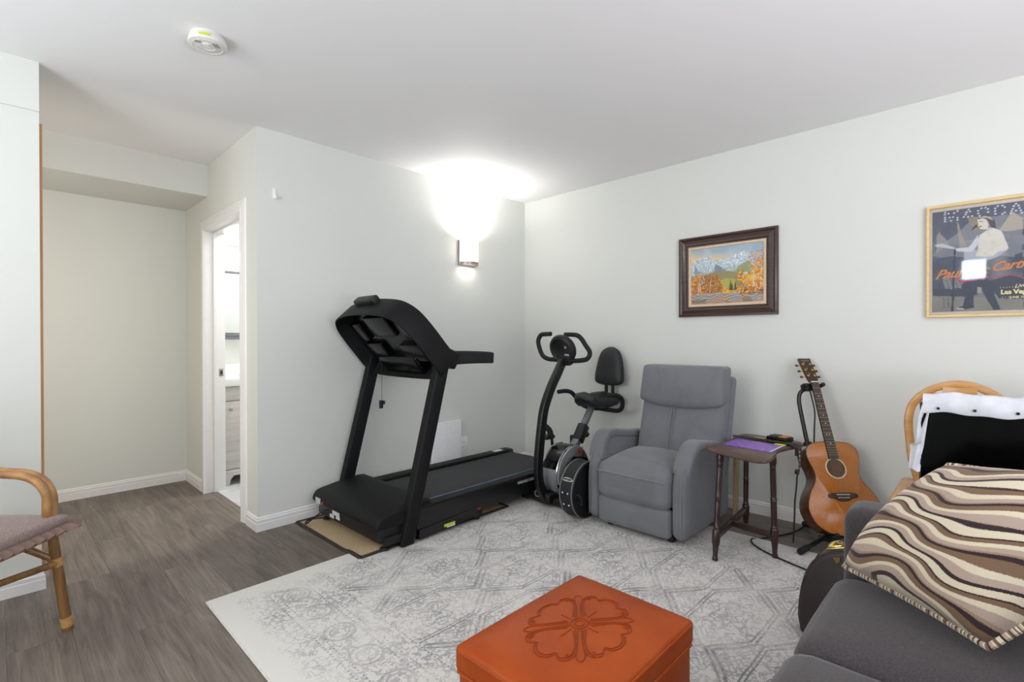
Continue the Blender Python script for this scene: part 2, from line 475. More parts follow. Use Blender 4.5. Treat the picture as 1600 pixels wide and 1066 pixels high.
    def grid(s, fn, nu, nv, X=None):
        vs = [fn(i / nu, j / nv) for j in range(nv + 1) for i in range(nu + 1)]
        fs = [(j * (nu + 1) + i, j * (nu + 1) + i + 1, (j + 1) * (nu + 1) + i + 1, (j + 1) * (nu + 1) + i) for j in range(nv) for i in range(nu)]
        return s.add(vs, fs, X)
    def build(s, name, mat, parent=None, bevel=0.0, seg=2, angle=40, X=None, kind=None, label=None, solid=0.0, fix=True):
        org = ORG.get(parent.name, Vector((0, 0, 0))) if parent else Vector((0, 0, 0))
        vs = [tuple((X @ Vector(p) if X is not None else Vector(p)) - org) for p in s.v]
        me = bpy.data.meshes.new(name)
        me.from_pydata(vs, [], s.f)
        bm = bmesh.new(); bm.from_mesh(me)
        if solid:
            bmesh.ops.recalc_face_normals(bm, faces=bm.faces)
            bmesh.ops.solidify(bm, geom=bm.faces[:], thickness=solid)
        if fix: bmesh.ops.recalc_face_normals(bm, faces=bm.faces)
        if bevel:
            es = [e for e in bm.edges if len(e.link_faces) == 2 and e.calc_face_angle(0) > R(28)]
            bmesh.ops.bevel(bm, geom=es, offset=bevel, segments=seg, profile=0.6, affect='EDGES', clamp_overlap=True)
        bm.to_mesh(me); bm.free()
        me.polygons.foreach_set('use_smooth', [True] * len(me.polygons))
        me.set_sharp_from_angle(angle=R(angle))
        if mat: me.materials.append(mat)
        if s.uv is not None:
            ul = me.uv_layers.new(name='UVMap')
            for lp in me.loops: ul.data[lp.index].uv = s.uv[lp.vertex_index]
        o = bpy.data.objects.new(name, me)
        COL.objects.link(o)
        if parent: o.parent = parent
        ORG[o.name] = org
        if kind: o['kind'] = kind
        if label: o['label'] = label
        return o
ORG = {}

def thing(name, label, cat, loc=(0, 0, 0), group=None):
    o = bpy.data.objects.new(name, None)
    o.empty_display_size = 0.05
    COL.objects.link(o); o.location = loc
    o['label'] = label; o['category'] = cat; o['kind'] = 'thing'
    if group: o['group'] = group
    ORG[o.name] = Vector(loc)
    return o

def tag(o, label, cat, group=None):
    o['label'] = label; o['category'] = cat; o['kind'] = 'thing'
    if group: o['group'] = group
    return o

def clone(o, parent, off=(0, 0, 0), label=None):
    c = o.copy(); COL.objects.link(c); c.parent = parent
    c.location = Vector(o.location) + Vector(off)
    if label: c['label'] = label
    return c

def sm(pts, k=6, closed=False):
    """Catmull-Rom through the points"""
    P = [Vector(p) for p in pts]; n = len(P); out = []
    rng_ = range(n if closed else n - 1)
    for i in rng_:
        if closed: a, b, c, d = P[(i - 1) % n], P[i], P[(i + 1) % n], P[(i + 2) % n]
        else: a, b, c, d = P[max(i - 1, 0)], P[i], P[i + 1], P[min(i + 2, n - 1)]
        for j in range(k):
            t_ = j / k
            out.append(0.5 * ((2 * b) + (c - a) * t_ + (2 * a - 5 * b + 4 * c - d) * t_ ** 2 + (3 * b - a - 3 * c + d) * t_ ** 3))
    if not closed: out.append(P[-1])
    return out

def sm2(pts, k=6, closed=True):
    return [(p[0], p[1]) for p in sm([(a, b, 0) for a, b in pts], k, closed)]

def rect(w, h, r=0.0):
    if r <= 0: return [(-w, -h), (w, -h), (w, h), (-w, h)]
    o = []
    for cx, cy, a0 in ((w - r, h - r, 0), (-w + r, h - r, 90), (-w + r, -h + r, 180), (w - r, -h + r, 270)):
        for k in range(4):
            a = R(a0 + 30 * k); o.append((cx + r * math.cos(a), cy + r * math.sin(a)))
    return o

def text(name, body, size, X, mat, parent=None, extrude=0.0004, shear=0.0, align='LEFT', space=1.0, bold=0.0):
    cu = bpy.data.curves.new(name, 'FONT')
    cu.body = body; cu.size = size; cu.shear = shear; cu.extrude = extrude; cu.align_x = align
    cu.space_character = space; cu.offset = bold; cu.resolution_u = 3
    ob = bpy.data.objects.new(name, cu)
    me = bpy.data.meshes.new_from_object(ob)
    bpy.data.objects.remove(ob); bpy.data.curves.remove(cu)
    org = ORG.get(parent.name, Vector((0, 0, 0))) if parent else Vector((0, 0, 0))
    me.transform(Matrix.Translation(-org) @ X)
    me.materials.clear(); me.materials.append(mat)
    o = bpy.data.objects.new(name, me); COL.objects.link(o)
    if parent: o.parent = parent
    ORG[o.name] = org
    return o

def axes(o, ex, ey, ez):
    m_ = Matrix((Vector(ex), Vector(ey), Vector(ez))).transposed().to_4x4()
    m_.translation = Vector(o)
    return m_

# ------------------------------------------------------------------ room shell
XA, YB, YD, YL, XH, XS, ZS, H = -3.12, 3.425, 1.073, 0.143, -4.695, -4.094, 2.177, 2.4
XR, YR = 2.6, -2.15
TH = 0.12
def struct(name, mb, mat, **kw):
    return mb.build(name, mat, kind='structure', **kw)

struct('ceiling', MB().box((XH - TH, YR - TH, H), (XR + TH, YB + TH, H + 0.1)), M['ceiling'])
fl = struct('floor', MB().box((XH - TH, YR - TH, -0.08), (XR + TH, YB + TH, -0.0065)), M['subfloor'])
struct('wall_left', MB().box((XA - TH, YD, 0), (XA, YB, H)), M['wall'])
struct('wall_right', MB().box((XH - TH, YB, 0), (XR + TH, YB + TH, H)), M['wall'])
near = struct('wall_left.001', MB().box((XA - TH, YR, 0), (XA - 0.004, YL, ZS)).box((XA - TH, YR, ZS), (XA + 0.004, YL, H)), M['wall'])
struct('wall_hall_end', MB().box((XH - TH, -1.2, 0), (XH, YD, H)), M['wall'])
struct('wall_hall_near', MB().box((XH, -1.2 - TH, 0), (XA - TH, -1.2, H)), M['wall'])
DX0, DX1, DZ = -4.165, -3.378, 1.935
struct('wall_hall_side', MB().box((XH, YD, 0), (DX0 - 0.02, YD + TH, H)).box((DX1 + 0.02, YD, 0), (XA - TH, YD + TH, H)).box((DX0 - 0.02, YD, DZ + 0.02), (DX1 + 0.02, YD + TH, H)), M['wall'])
struct('wall_rear', MB().box((XA - TH, YR - TH, 0), (XR + TH, YR, H)), M['wall'])
struct('wall_side', MB().box((XR, YR, 0), (XR + TH, YB, H)), M['wall'])
struct('soffit', MB().box((XH, -1.2, ZS), (XS, YD, H)), M['wall'])
struct('wall_bath', MB().box((XH - TH, YD, 0), (XH, YB, H)).box((XH, 2.75, 0), (XA - TH, 2.75 + TH, H)), M['bath_wall'])

# floor planks, one object each
PW, PL = 0.181, 1.22
def plank_mesh(L, W_):
    mb = MB(); e = 0.0007
    x, y = L / 2 - 0.00015, W_ / 2 - 0.00015
    mb.loft([[(-x, -y, -0.0065), (x, -y, -0.0065), (x, y, -0.0065), (-x, y, -0.0065)],
             [(-x, -y, -e), (x, -y, -e), (x, y, -e), (-x, y, -e)],
             [(-x + e, -y + e, 0), (x - e, -y + e, 0), (x - e, y - e, 0), (-x + e, y - e, 0)]])
    return mb
PM = {}
def plank(x0, x1, y0, y1):
    key = (round(x1 - x0, 3), round(y1 - y0, 3))
    if key not in PM:
        o = plank_mesh(x1 - x0, y1 - y0).build('plank', M['plank'], fl); PM[key] = o.data
    else:
        o = bpy.data.objects.new('plank', PM[key]); COL.objects.link(o); o.parent = fl
    o.location = ((x0 + x1) / 2, (y0 + y1) / 2, 0)
y = YR; row = 0
while y < YB - 0.001:
    y1 = min(y + PW, YB)
    zones = [(XA, XR, y, y1)]
    a, b = max(y, -0.3), min(y1, YD)
    if b > a: zones.append((XH, XA, a, b))
    a, b = max(y, YD), min(y1, 1.145)
    if b > a: zones.append((DX0, DX1, a, b))
    xs0 = XH - ((row * 0.437) % 1.0) * PL
    # the main floor and the hall run on as one row where both exist
    if len(zones) > 1 and zones[1][0] == XH and abs(zones[1][2] - y) < 1e-6 and abs(zones[1][3] - y1) < 1e-6:
        zones = [(XH, XR, y, y1)] + zones[2:]
    for (zx0, zx1, zy0, zy1) in zones:
        x = xs0
        while x < zx1:
            a, b = max(x, zx0), min(x + PL, zx1)
            if b - a > 0.02: plank(a, b, zy0, zy1)
            x += PL
    y = y1; row += 1

# bathroom floor tiles
bf = struct('floor.001', MB().box((XH, 1.145, -0.0064), (XA - TH, 2.75, -0.003)), M['grey_plastic'])
tm = None
for i in range(5):
    for j in range(6):
        x0, y0 = -4.69 + i * 0.305, 1.147 + j * 0.305
        if tm is None:
            tm = MB().box((0, 0, -0.003), (0.301, 0.301, 0.002)).build('tile', M['tile'], bf, bevel=0.0012, seg=1); tile0 = tm; tm.location = (x0, y0, 0)
        else:
            clone(tile0, bf).location = (x0, y0, 0)

# baseboards
prof = [(0, 0), (0.013, 0), (0.013, 0.046), (0.0105, 0.049), (0.0115, 0.052), (0.0105, 0.066), (0.006, 0.071), (0.0075, 0.076), (0.004, 0.082), (0, 0.083)]
def base(name, a, b, n, ma=0.0, mb_=0.0):
    """a->b along the wall, n = outward normal; ma, mb_ = mitre (+1 outside corner, -1 inside)"""
    a = Vector(a + (0,)); b = Vector(b + (0,)); d = (b - a).normalized(); n = Vector(n + (0,))
    rings = []
    for p, s_, mi in ((a, -1, ma), (b, 1, mb_)):
        rings.append([p + n * q[0] + d * (s_ * mi * q[0]) + Vector((0, 0, q[1])) for q in prof])
    return struct(name, MB().loft(rings), M['trim'], angle=25)
base('baseboard_left', (XA, YD), (XA, YB), (1, 0), 1, -1)
base('baseboard_right', (XA, YB), (XR, YB), (0, -1), -1, -1)
base('baseboard_left.001', (XA, YR), (XA, YL), (1, 0), -1, 1)
base('baseboard_hall_end', (XH, -1.2), (XH, YD), (1, 0), -1, -1)
base('baseboard_hall_side', (XH, YD), (DX0 - 0.082, YD), (0, -1), -1, 0)
base('baseboard_hall_corner', (DX1 + 0.092, YD), (XA, YD), (0, -1), 0, 1)

# door opening: casing, jamb lining, stop
d1 = MB()
cp = [(0, 0), (0.016, 0.004), (0.016, 0.022), (0.012, 0.030), (0.012, 0.052), (0.008, 0.060), (0.008, 0.074), (0.0, 0.08)]
def casing(mb, x, sgn, z1):
    rings = []
    for z, k in ((0, 0), (z1, 1)):
        rings.append([(x + sgn * q[1], YD - q[0], z + (q[1] if k else 0)) for q in cp])
    mb.loft(rings)
casing(d1, DX0, -1, DZ); casing(d1, DX1, 1, DZ)
d1.loft([[(x + s_ * q[1], YD - q[0], DZ + q[1]) for q in cp] for x, s_ in ((DX0, -1), (DX1, 1))])
dr = struct('door_1', d1, M['trim'], angle=25)
for lo, hi in (((DX0 - 0.0199, YD - 0.001, 0), (DX0, YD + TH + 0.012, DZ)), ((DX1, YD - 0.001, 0), (DX1 + 0.0199, YD + TH + 0.012, DZ)), ((DX0 - 0.0199, YD - 0.001, DZ), (DX1 + 0.0199, YD + TH + 0.012, DZ + 0.0199))):
    MB().box(lo, hi).build('jamb', M['trim'], dr, bevel=0.0015)
for lo, hi in (((DX0 + 0.0002, YD + 0.052, 0), (DX0 + 0.011, YD + 0.086, DZ - 0.0002)), ((DX1 - 0.011, YD + 0.052, 0), (DX1 - 0.0002, YD + 0.086, DZ - 0.0002)), ((DX0 + 0.011, YD + 0.052, DZ - 0.011), (DX1 - 0.011, YD + 0.086, DZ - 0.0002))):
    MB().box(lo, hi).build('door_stop', M['trim'], dr, bevel=0.0015)
sp_ = MB().box((DX0 + 0.0002, YD + 0.088, 0.862), (DX0 + 0.002, YD + 0.118, 0.918)).build('strike_plate', M['nickel'], dr, bevel=0.0008, label='brushed metal strike plate')
MB().box((DX0 + 0.0015, YD + 0.097, 0.876), (DX0 + 0.0028, YD + 0.111, 0.904)).build('latch_hole', M['black'], sp_)
# wooden edge beside the near wall
struct('trim_1', MB().box((-3.262, YL - 0.02, 0), (-3.215, YL + 0.0145, 2.155)), M['oak'], bevel=0.001)
# small high window in the rear wall
w1_ = struct('window_1', MB().box((-0.30, YR + 0.001, 1.88), (0.01, YR + 0.03, 2.20)), M['trim'], bevel=0.004)
MB().box((-0.258, YR + 0.028, 1.925), (-0.030, YR + 0.034, 2.160)).build('window_pane', emit('daylit_pane', 'e6f0ff', 18.0), w1_)
# ------------------------------------------------------------------ rug and mat
def rug_mesh():
    mb = MB()
    mb.rbox((-1.53, -1.175, 0), (1.53, 1.175, 0.011), 0.0045, n=3)
    return mb
rug = rug_mesh().build('area_rug', M['rug'])
rug.location = (-0.895, 1.80, 0.0005)
tag(rug, 'large pale grey and cream rug with a worn ornate pattern on the plank floor', 'rug')
hem = MB()
for s_ in (-1, 1):
    hem.tube([(-1.53 * s_ , -1.175, 0.0055), (-1.53 * s_, 1.175, 0.0055)], 0.0052, 8)
    hem.tube([(-1.53, 1.175 * s_, 0.0055), (1.53, 1.175 * s_, 0.0055)], 0.0052, 8)
hem.build('hem', M['hem'], rug)

def mat_z(x):
    t_ = min(max((x + 2.52) / 0.09, 0), 1)
    return 0.0015 + 0.0125 * t_ * t_ * (3 - 2 * t_)
MX0, MX1, MY0, MY1 = -3.095, -2.325, 1.293, 2.375
tmat = thing('treadmill_mat', 'tan mat with dark bound edges lying under the treadmill', 'mat', (-2.7, 1.8, 0))
def gridmat(x0, x1, y0, y1, dz):
    return MB().grid(lambda u, v_: (x0 + (x1 - x0) * u, y0 + (y1 - y0) * v_, mat_z(x0 + (x1 - x0) * u) + dz), 40, 4)
gridmat(MX0, MX1, MY0, MY1, 0.003).build('mat_field', M['mat_tan'], tmat, solid=0.003, fix=False)
eb = MB()
for pth in ([(MX0 + (MX1 - MX0) * k / 30, MY0) for k in range(31)], [(MX0 + (MX1 - MX0) * k / 30, MY1) for k in range(31)], [(MX0, MY0), (MX0, MY1)], [(MX1, MY0), (MX1, MY1)]):
    eb.tube([(p[0], p[1], mat_z(p[0]) + 0.0022) for p in pth], 1.0, sec=rect(0.0035, 0.011), upv=(0, 0, 1))
eb.build('edge_binding', M['mat_edge'], tmat)

# ------------------------------------------------------------------ treadmill
tr_ = thing('treadmill', 'large black treadmill with upright console standing along the left wall', 'treadmill', (-2.65, 2.1, 0.014))
TX0, TX1 = -3.045, -2.285          # left and right outer faces
# deck frame
fr_ = MB()
fr_.box((TX1 - 0.045, 1.62, 0.075), (TX1, 3.02, 0.188)).box((TX0 + 0.03, 1.62, 0.075), (TX0 + 0.075, 3.02, 0.188))
fr_.box((TX0 + 0.07, 1.7, 0.10), (TX1 - 0.04, 3.0, 0.155))
fr_.build('deck_frame', M['black_satin'], tr_, bevel=0.006)
MB().rbox((TX0 + 0.125, 1.66, 0.15), (TX1 - 0.07, 3.03, 0.186), 0.017, 3).build('belt', M['belt'], tr_)
for x0, x1 in ((TX0 + 0.035, TX0 + 0.128), (TX1 - 0.074, TX1 - 0.002)):
    MB().rbox((x0, 1.60, 0.178), (x1, 3.0, 0.203), 0.008, 3).build('side_rail', M['char'], tr_)
MB().box((TX1 - 0.080, 1.68, 0.183), (TX1 - 0.068, 2.98, 0.2055)).build('blue_edge_strip', M['blue_trim'], tr_, bevel=0.002, label='thin blue strip along the right foot rail')
for x0, x1 in ((TX0 + 0.03, TX0 + 0.13), (TX1 - 0.078, TX1)):
    MB().rbox((x0, 2.97, 0.06), (x1, 3.06, 0.206), 0.02, 3).build('end_cap', M['black'], tr_)
MB().box((TX0 + 0.055, 2.86, 0.2035), (TX0 + 0.105, 2.955, 0.2045)).build('rail_label', M['white_label'], tr_)
text('printed_name', 'VARIABLE RESPONSE', 0.0255, axes((TX1 + 0.0006, 2.43, 0.158), (0, 1, 0), (0, 0, 1), (1, 0, 0)), M['grey_print'], tr_, shear=0.1, bold=0.0006)
# motor cover
pf = [(1.372, 0.132), (1.362, 0.150), (1.372, 0.182), (1.40, 0.202), (1.47, 0.214), (1.56, 0.226), (1.65, 0.236), (1.70, 0.236), (1.72, 0.228), (1.735, 0.205), (1.735, 0.15)]
pf = sm2(pf, 3, False)
mc = MB()
rings = []
for x, k in ((TX0 + 0.0, 0.012), (TX0 + 0.008, 0.003), (TX0 + 0.026, 0), (TX1 - 0.05, 0), (TX1 - 0.024, 0.003), (TX1 - 0.012, 0.014)):
    rings.append([(x, yy + (k if yy < 1.5 else -k), zz - (k if zz > 0.15 else 0)) for yy, zz in pf])
mc.loft(rings)
mcov = mc.build('motor_cover', M['char'], tr_, angle=35)
MB().box((TX1 - 0.155, 1.655, 0.235), (TX1 - 0.075, 1.69, 0.2385)).build('cover_slot', M['gloss_black'], mcov, bevel=0.001)
MB().rbox((TX0 + 0.02, 1.395, 0.052), (TX1 - 0.03, 1.72, 0.155), 0.012, 3).build('motor_housing', M['black'], tr_)
# labels and plug on the front of the cover
for (x, z, w_, h_, mt) in ((-2.955, 0.152, 0.062, 0.034, 'grey_print'), (-2.79, 0.131, 0.085, 0.018, 'yellow_label'), (-2.79, 0.107, 0.085, 0.030, 'white_label'), (-2.765, 0.083, 0.045, 0.016, 'white_label'), (-2.84, 0.078, 0.05, 0.02, 'white_label')):
    MB().box((x - w_ / 2, 1.3605 if mt == 'grey_print' else 1.3925, z - h_ / 2), (x + w_ / 2, 1.3635 if mt == 'grey_print' else 1.3955, z + h_ / 2)).build('warning_label', M[mt], tr_)
MB().box((-2.905, 1.358, 0.138), (-2.885, 1.366, 0.158)).build('power_switch', M['red'], tr_, bevel=0.002)
pc = sm([(-2.875, 1.39, 0.11), (-2.88, 1.355, 0.105), (-2.93, 1.32, 0.06), (-2.985, 1.31, 0.022), (-3.03, 1.315, 0.008), (-3.07, 1.36, 0.007), (-3.04, 1.45, 0.008), (-3.03, 1.62, 0.008), (-3.05, 1.9, 0.008), (-3.07, 2.26, 0.01)], 6)
MB().tube(pc, 0.0045, 8).build('power_cord', M['cable'], tr_)
# levelling feet and front brackets
for x in (-2.99, -2.325):
    f_ = MB().lathe([(0.0, 0.0), (0.026, 0.0), (0.027, 0.008), (0.018, 0.014), (0.009, 0.018), (0.009, 0.05), (0, 0.05)], 16, Matrix.Translation((x, 1.435, 0.016)))
    f_.box((x - 0.024, 1.425, 0.04), (x + 0.03, 1.62, 0.085))
    f_.build('foot', M['black'], tr_, bevel=0.002)
# uprights, leaning towards the belt
def upright(x0, x1, z0, name='upright'):
    def yy(z): return 1.518 + 0.258 * z
    mb = MB()
    sec = rect((x1 - x0) / 2, 0.042, 0.009)
    rings = []
    for z in (z0, 0.4, 0.8, 1.04):
        rings.append([((x0 + x1) / 2 + a, yy(z) + b + 0.028, z) for a, b in sec])
    mb.loft(rings)
    return mb.build(name, M['char'], tr_, bevel=0.002)
upright(TX0 - 0.03, TX0 + 0.022, 0.18)
up_r = upright(TX1 - 0.048, TX1 + 0.012, 0.017)
for z, yq in ((0.045, 1.575), (0.05, 1.615), (0.10, 1.60)):
    MB().lathe([(0.0, 0), (0.008, 0), (0.008, 0.004), (0, 0.005)], 10, axes((TX1 + 0.012, yq + 0.012, z), (0, 1, 0), (0, 0, 1), (1, 0, 0))).build('bolt', M['black_satin'], up_r)
MB().rbox((TX0 - 0.02, 1.52, 0.03), (TX0 + 0.03, 1.68, 0.2), 0.012, 2).build('upright_base', M['black'], tr_)
# lift arm with wheel
lf = MB().tube([(TX1 - 0.01, 1.63, 0.048), (TX1 - 0.01, 2.06, 0.072)], 1.0, sec=rect(0.026, 0.018, 0.006), upv=(0, 0, 1)).build('lift_arm', M['black'], tr_)
MB().lathe([(0, 0), (0.036, 0), (0.04, 0.004), (0.04, 0.026), (0.036, 0.03), (0, 0.03)], 20, axes((TX1 - 0.032, 2.075, 0.056), (0, 1, 0), (0, 0, 1), (1, 0, 0))).build('wheel', M['rubber'], tr_)
MB().box((TX1 + 0.001, 2.045, 0.078), (TX1 + 0.004, 2.09, 0.09)).build('red_tag', M['red'], lf)
MB().box((TX1 + 0.008, 1.80, 0.046), (TX1 + 0.0095, 1.88, 0.062)).build('warning_label', M['yellow_label'], lf)
MB().box((TX1 + 0.008, 1.82, 0.038), (TX1 + 0.0095, 1.88, 0.046)).build('warning_label', M['white_label'], lf)
# console: tilted plate, local a = across, b = up the slope, c = thickness away from the walker
ca = Vector((1, 0, 0)); cb = Vector((0, -0.66, 0.75)).normalized(); cc = ca.cross(cb)
CO = Vector((-2.665, 1.80, 1.005))
XC = axes(CO, ca, cb, cc)                      # c points to the front (towards -y, down)
hw = 0.405
outl = [(-hw, -0.03), (-hw - 0.004, 0.10), (-hw + 0.006, 0.235), (-hw + 0.035, 0.335), (-hw + 0.115, 0.402), (-0.15, 0.429), (0, 0.435)]
outl = outl + [(-a, b) for a, b in reversed(outl[:-1])]
outl = outl + [(hw - 0.09, -0.075), (0, -0.085), (-hw + 0.09, -0.075)]
O_ = sm2(outl, 5)
def scaled(poly, k, dy=0.0): return [(a * k, (b - 0.18) * k + 0.18 + dy) for a, b in poly]
con = MB()
rings = []
for k, c_ in ((0.92, -0.085), (0.98, -0.076), (1.0, -0.052), (1.0, 0.066), (0.995, 0.073), (0.975, 0.075), (0.967, 0.066), (0.92, -0.005), (0.87, -0.032), (0.5, -0.036)):
    rings.append([(a, b, c_) for a, b in scaled(O_, k)])
con.loft(rings)
console = con.build('console', M['char'], tr_, X=XC, angle=40)
# facetted glossy back inside the hood
bk = MB()
bk.loft([[(a, b, -0.031) for a, b in scaled(O_, 0.85)], [(a * 0.8, b * 0.8 + 0.03, -0.010) for a, b in scaled(O_, 0.85)], [(a * 0.6, b * 0.6 + 0.05, -0.004) for a, b in scaled(O_, 0.85)]])
bk.build('console_back', M['gloss_black'], console, X=XC, angle=20)
for (a0, a1, b0, b1, c1) in ((-0.30, -0.19, 0.18, 0.32, 0.022), (-0.28, -0.10, 0.05, 0.16, 0.026), (0.10, 0.31, 0.02, 0.15, 0.030), (-0.10, 0.14, 0.21, 0.36, 0.018), (0.20, 0.29, 0.18, 0.30, 0.010)):
    MB().rbox((a0, b0, -0.02), (a1, b1, c1), 0.012, 1).build('back_panel', M['gloss_black'], console, X=XC)
MB().rbox((-0.24, -0.095, -0.05), (0.20, 0.06, 0.045), 0.03, 3).build('storage_tray', M['gloss_black'], tr_, X=XC)
# side arms joining console and grips
for s_, x in ((-1, TX0 - 0.004), (1, TX1 - 0.018)):
    pth = sm([(x, 1.70, 1.135), (x, 1.76, 1.085), (x, 1.82, 1.045), (x, 1.90, 1.005)], 5)
    MB().tube(pth, [0.6 + 0.4 * min(1, k / 12) for k in range(len(pth))], sec=rect(0.050, 0.034, 0.012), upv=(0, 0.6, 0.8)).build('side_arm', M['char'], tr_)
    g_ = sm([(x, 1.86, 1.025), (x, 1.96, 1.027), (x, 2.10, 1.024), (x, 2.205, 1.018)], 5)
    MB().tube(g_, [1.05 - 0.16 * k / (len(g_) - 1) for k in range(len(g_))], sec=rect(0.040, 0.028, 0.014), upv=(0, 0, 1)).build('handrail', M['rubber'], tr_, bevel=0.004)
MB().tube([(-2.97, 1.90, 1.00), (-2.40, 1.90, 1.00)], 0.018, 12).build('crossbar', M['black'], tr_)
ring_ = MB().tube([(-2.46, 1.90, 1.00), (-2.44, 1.90, 1.00)], 0.021, 14).build('blue_ring', M['blue_trim'], tr_, label='blue ring on the crossbar')
MB().rbox((-0.125, 0.418, -0.07), (0.095, 0.468, -0.015), 0.012, 3).build('tablet_rest', M['black'], console, X=XC)
cd = MB().tube(sm([(-2.93, 1.79, 1.0), (-2.932, 1.793, 0.9), (-2.930, 1.792, 0.73)], 4), 0.0014, 6).build('safety_cord', M['cable'], tr_)
MB().rbox((-2.94, 1.775, 0.675), (-2.925, 1.80, 0.73), 0.004, 1).rbox((-2.938, 1.797, 0.70), (-2.927, 1.815, 0.725), 0.003, 1).build('safety_clip', M['black'], cd)

# ------------------------------------------------------------------ exercise bike (faces the camera's left; axis along y)
bk_ = thing('exercise_bike', 'black and silver exercise bike with padded backrest between treadmill and grey recliner', 'exercise bike', (-2.16, 2.85, 0.012))
BX = -2.16
stb = MB().tube([(BX - 0.20, 2.60, 0.043), (BX + 0.22, 2.60, 0.043)], 0.026, 14).build('front_stabilizer', M['black_satin'], bk_)
for s_ in (-1, 1):
    MB().lathe([(0, 0), (0.031, 0), (0.033, 0.006), (0.033, 0.045), (0.028, 0.052), (0, 0.052)], 16, axes((BX + (-0.205 if s_ < 0 else 0.225), 2.60, 0.0445), (0, 1, 0), (0, 0, 1), (s_ * -1.0, 0, 0)) if False else axes((BX + 0.01 + s_ * 0.18, 2.60, 0.0455), (0, s_, 0), (0, 0, 1), (s_, 0, 0))).build('foot_cap', M['rubber'], stb)
rst = MB().tube([(BX - 0.2, 3.27, 0.043), (BX + 0.22, 3.27, 0.043)], 0.03, 14).build('rear_stabilizer', M['black_satin'], bk_)
pp = sm([(BX, 2.575, 0.06), (BX, 2.512, 0.17), (BX, 2.500, 0.28), (BX, 2.512, 0.411), (BX, 2.532, 0.541), (BX, 2.562, 0.671), (BX, 2.63, 0.80), (BX, 2.70, 0.895), (BX, 2.765, 0.985)], 5)
MB().tube(pp, 1.0, sec=rect(0.032, 0.020, 0.008), upv=(0, 1, 0)).build('front_post', M['black_satin'], bk_, bevel=0.002)
MB().rbox((BX - 0.05, 2.54, 0.03), (BX + 0.06, 2.66, 0.10), 0.015, 2).build('post_bracket', M['black'], bk_)
MB().tube([(BX - 0.03, 2.60, 0.07), (BX - 0.03, 3.27, 0.05)], 1.0, sec=rect(0.025, 0.02, 0.006), upv=(0, 0, 1)).build('base_rail', M['black_satin'], bk_)
MB().tube(sm([(BX - 0.055, 2.57, 0.12), (BX - 0.075, 2.55, 0.09), (BX - 0.04, 2.53, 0.075), (BX + 0.0, 2.53, 0.09), (BX + 0.01, 2.54, 0.12)], 5), 0.003, 6).build('sensor_wire', M['silver'], bk_)
# console head
cxm = axes((BX + 0.01, 2.752, 1.066), (1, 0, 0), Vector((0, -0.35, 0.94)).normalized(), Vector((0, -0.94, -0.35)).normalized())
MB().lathe([(0, -0.03), (0.075, -0.03), (0.102, -0.018), (0.108, 0.0), (0.102, 0.018), (0.085, 0.026), (0.078, 0.020), (0, 0.018)], 28, cxm).build('console', M['black'], bk_)
MB().rbox((-0.05, -0.115, -0.02), (0.06, -0.04, 0.035), 0.014, 2).build('console_mount', M['black'], bk_, X=cxm)
MB().box((0.02, -0.055, 0.018), (0.058, -0.030, 0.021)).build('rating_label', M['grey_print'], bk_, X=cxm)
MB().lathe([(0, 0), (0.011, 0), (0.009, 0.004), (0, 0.005)], 12, cxm @ Matrix.Translation((0.04, 0.02, 0.018))).build('screw', M['silver'], bk_)
MB().tube(sm([(-2.297, 2.80, 1.174), (-2.36, 2.80, 1.172), (-2.389, 2.795, 1.165), (-2.410, 2.79, 1.122), (-2.385, 2.78, 1.06), (-2.352, 2.775, 1.014), (-2.297, 2.77, 0.993), (-2.23, 2.765, 0.990), (-2.15, 2.765, 0.985), (-2.08, 2.77, 0.985), (-2.01, 2.775, 0.990), (-1.962, 2.78, 1.003), (-1.945, 2.785, 1.045), (-1.985, 2.79, 1.095), (-2.03, 2.80, 1.142), (-2.075, 2.80, 1.165), (-2.168, 2.80, 1.168)], 5), 0.0165, 12).build('handlebar', M['rubber'], bk_)
# flywheel housing
HY, HZ, HR = 2.79, 0.205, 0.19
def hprof(k=1.0):
    return [(HY + HR * k * math.cos(a), HZ + HR * k * math.sin(a)) for a in np.linspace(0, 2 * math.pi, 36, endpoint=False)]
hs = MB()
rings = []
for x, k in ((BX - 0.065, 0.90), (BX - 0.055, 0.97), (BX - 0.03, 1.0), (BX + 0.05, 1.0), (BX + 0.075, 0.97), (BX + 0.085, 0.90)):
    rings.append([(x, a, b) for a, b in hprof(k)])
hs.loft(rings)
hous = hs.build('flywheel_housing', M['gloss_black'], bk_)
for x, w_ in ((BX + 0.070, 0.006), (BX - 0.062, 0.005)):
    pth = [(x, HY + 0.188 * math.cos(a), HZ + 0.188 * math.sin(a)) for a in np.linspace(R(75), R(215), 26)]
    MB().tube(pth, w_, 8).build('silver_trim', M['chrome'], hous)
rings = []
MB().prism([(HY + 0.186 * math.cos(a), HZ + 0.186 * math.sin(a)) for a in np.linspace(R(60), R(195), 20)] + [(HY - 0.13, HZ - 0.03), (HY - 0.10, HZ + 0.07), (HY - 0.02, HZ + 0.115), (HY + 0.08, HZ + 0.10)], BX + 0.06, BX + 0.0885, 0).build('side_cover', M['silver'], hous, bevel=0.003)
MB().prism([(HY + 0.192 * math.cos(a), HZ + 0.192 * math.sin(a)) for a in np.linspace(R(165), R(225), 10)] + [(HY + 0.186 * math.cos(a), HZ + 0.186 * math.sin(a)) for a in np.linspace(R(225), R(165), 10)], BX - 0.05, BX + 0.066, 0).build('front_cover', M['silver'], hous)
em = MB().tube([(BX + 0.0895, HY + 0.045 + 0.026 * math.cos(a), HZ + 0.138 + 0.026 * math.sin(a)) for a in np.linspace(0, 2 * math.pi, 24, endpoint=False)], 0.0032, 6, closed=True)
em.build('emblem', M['red'], hous, label='red ring emblem')
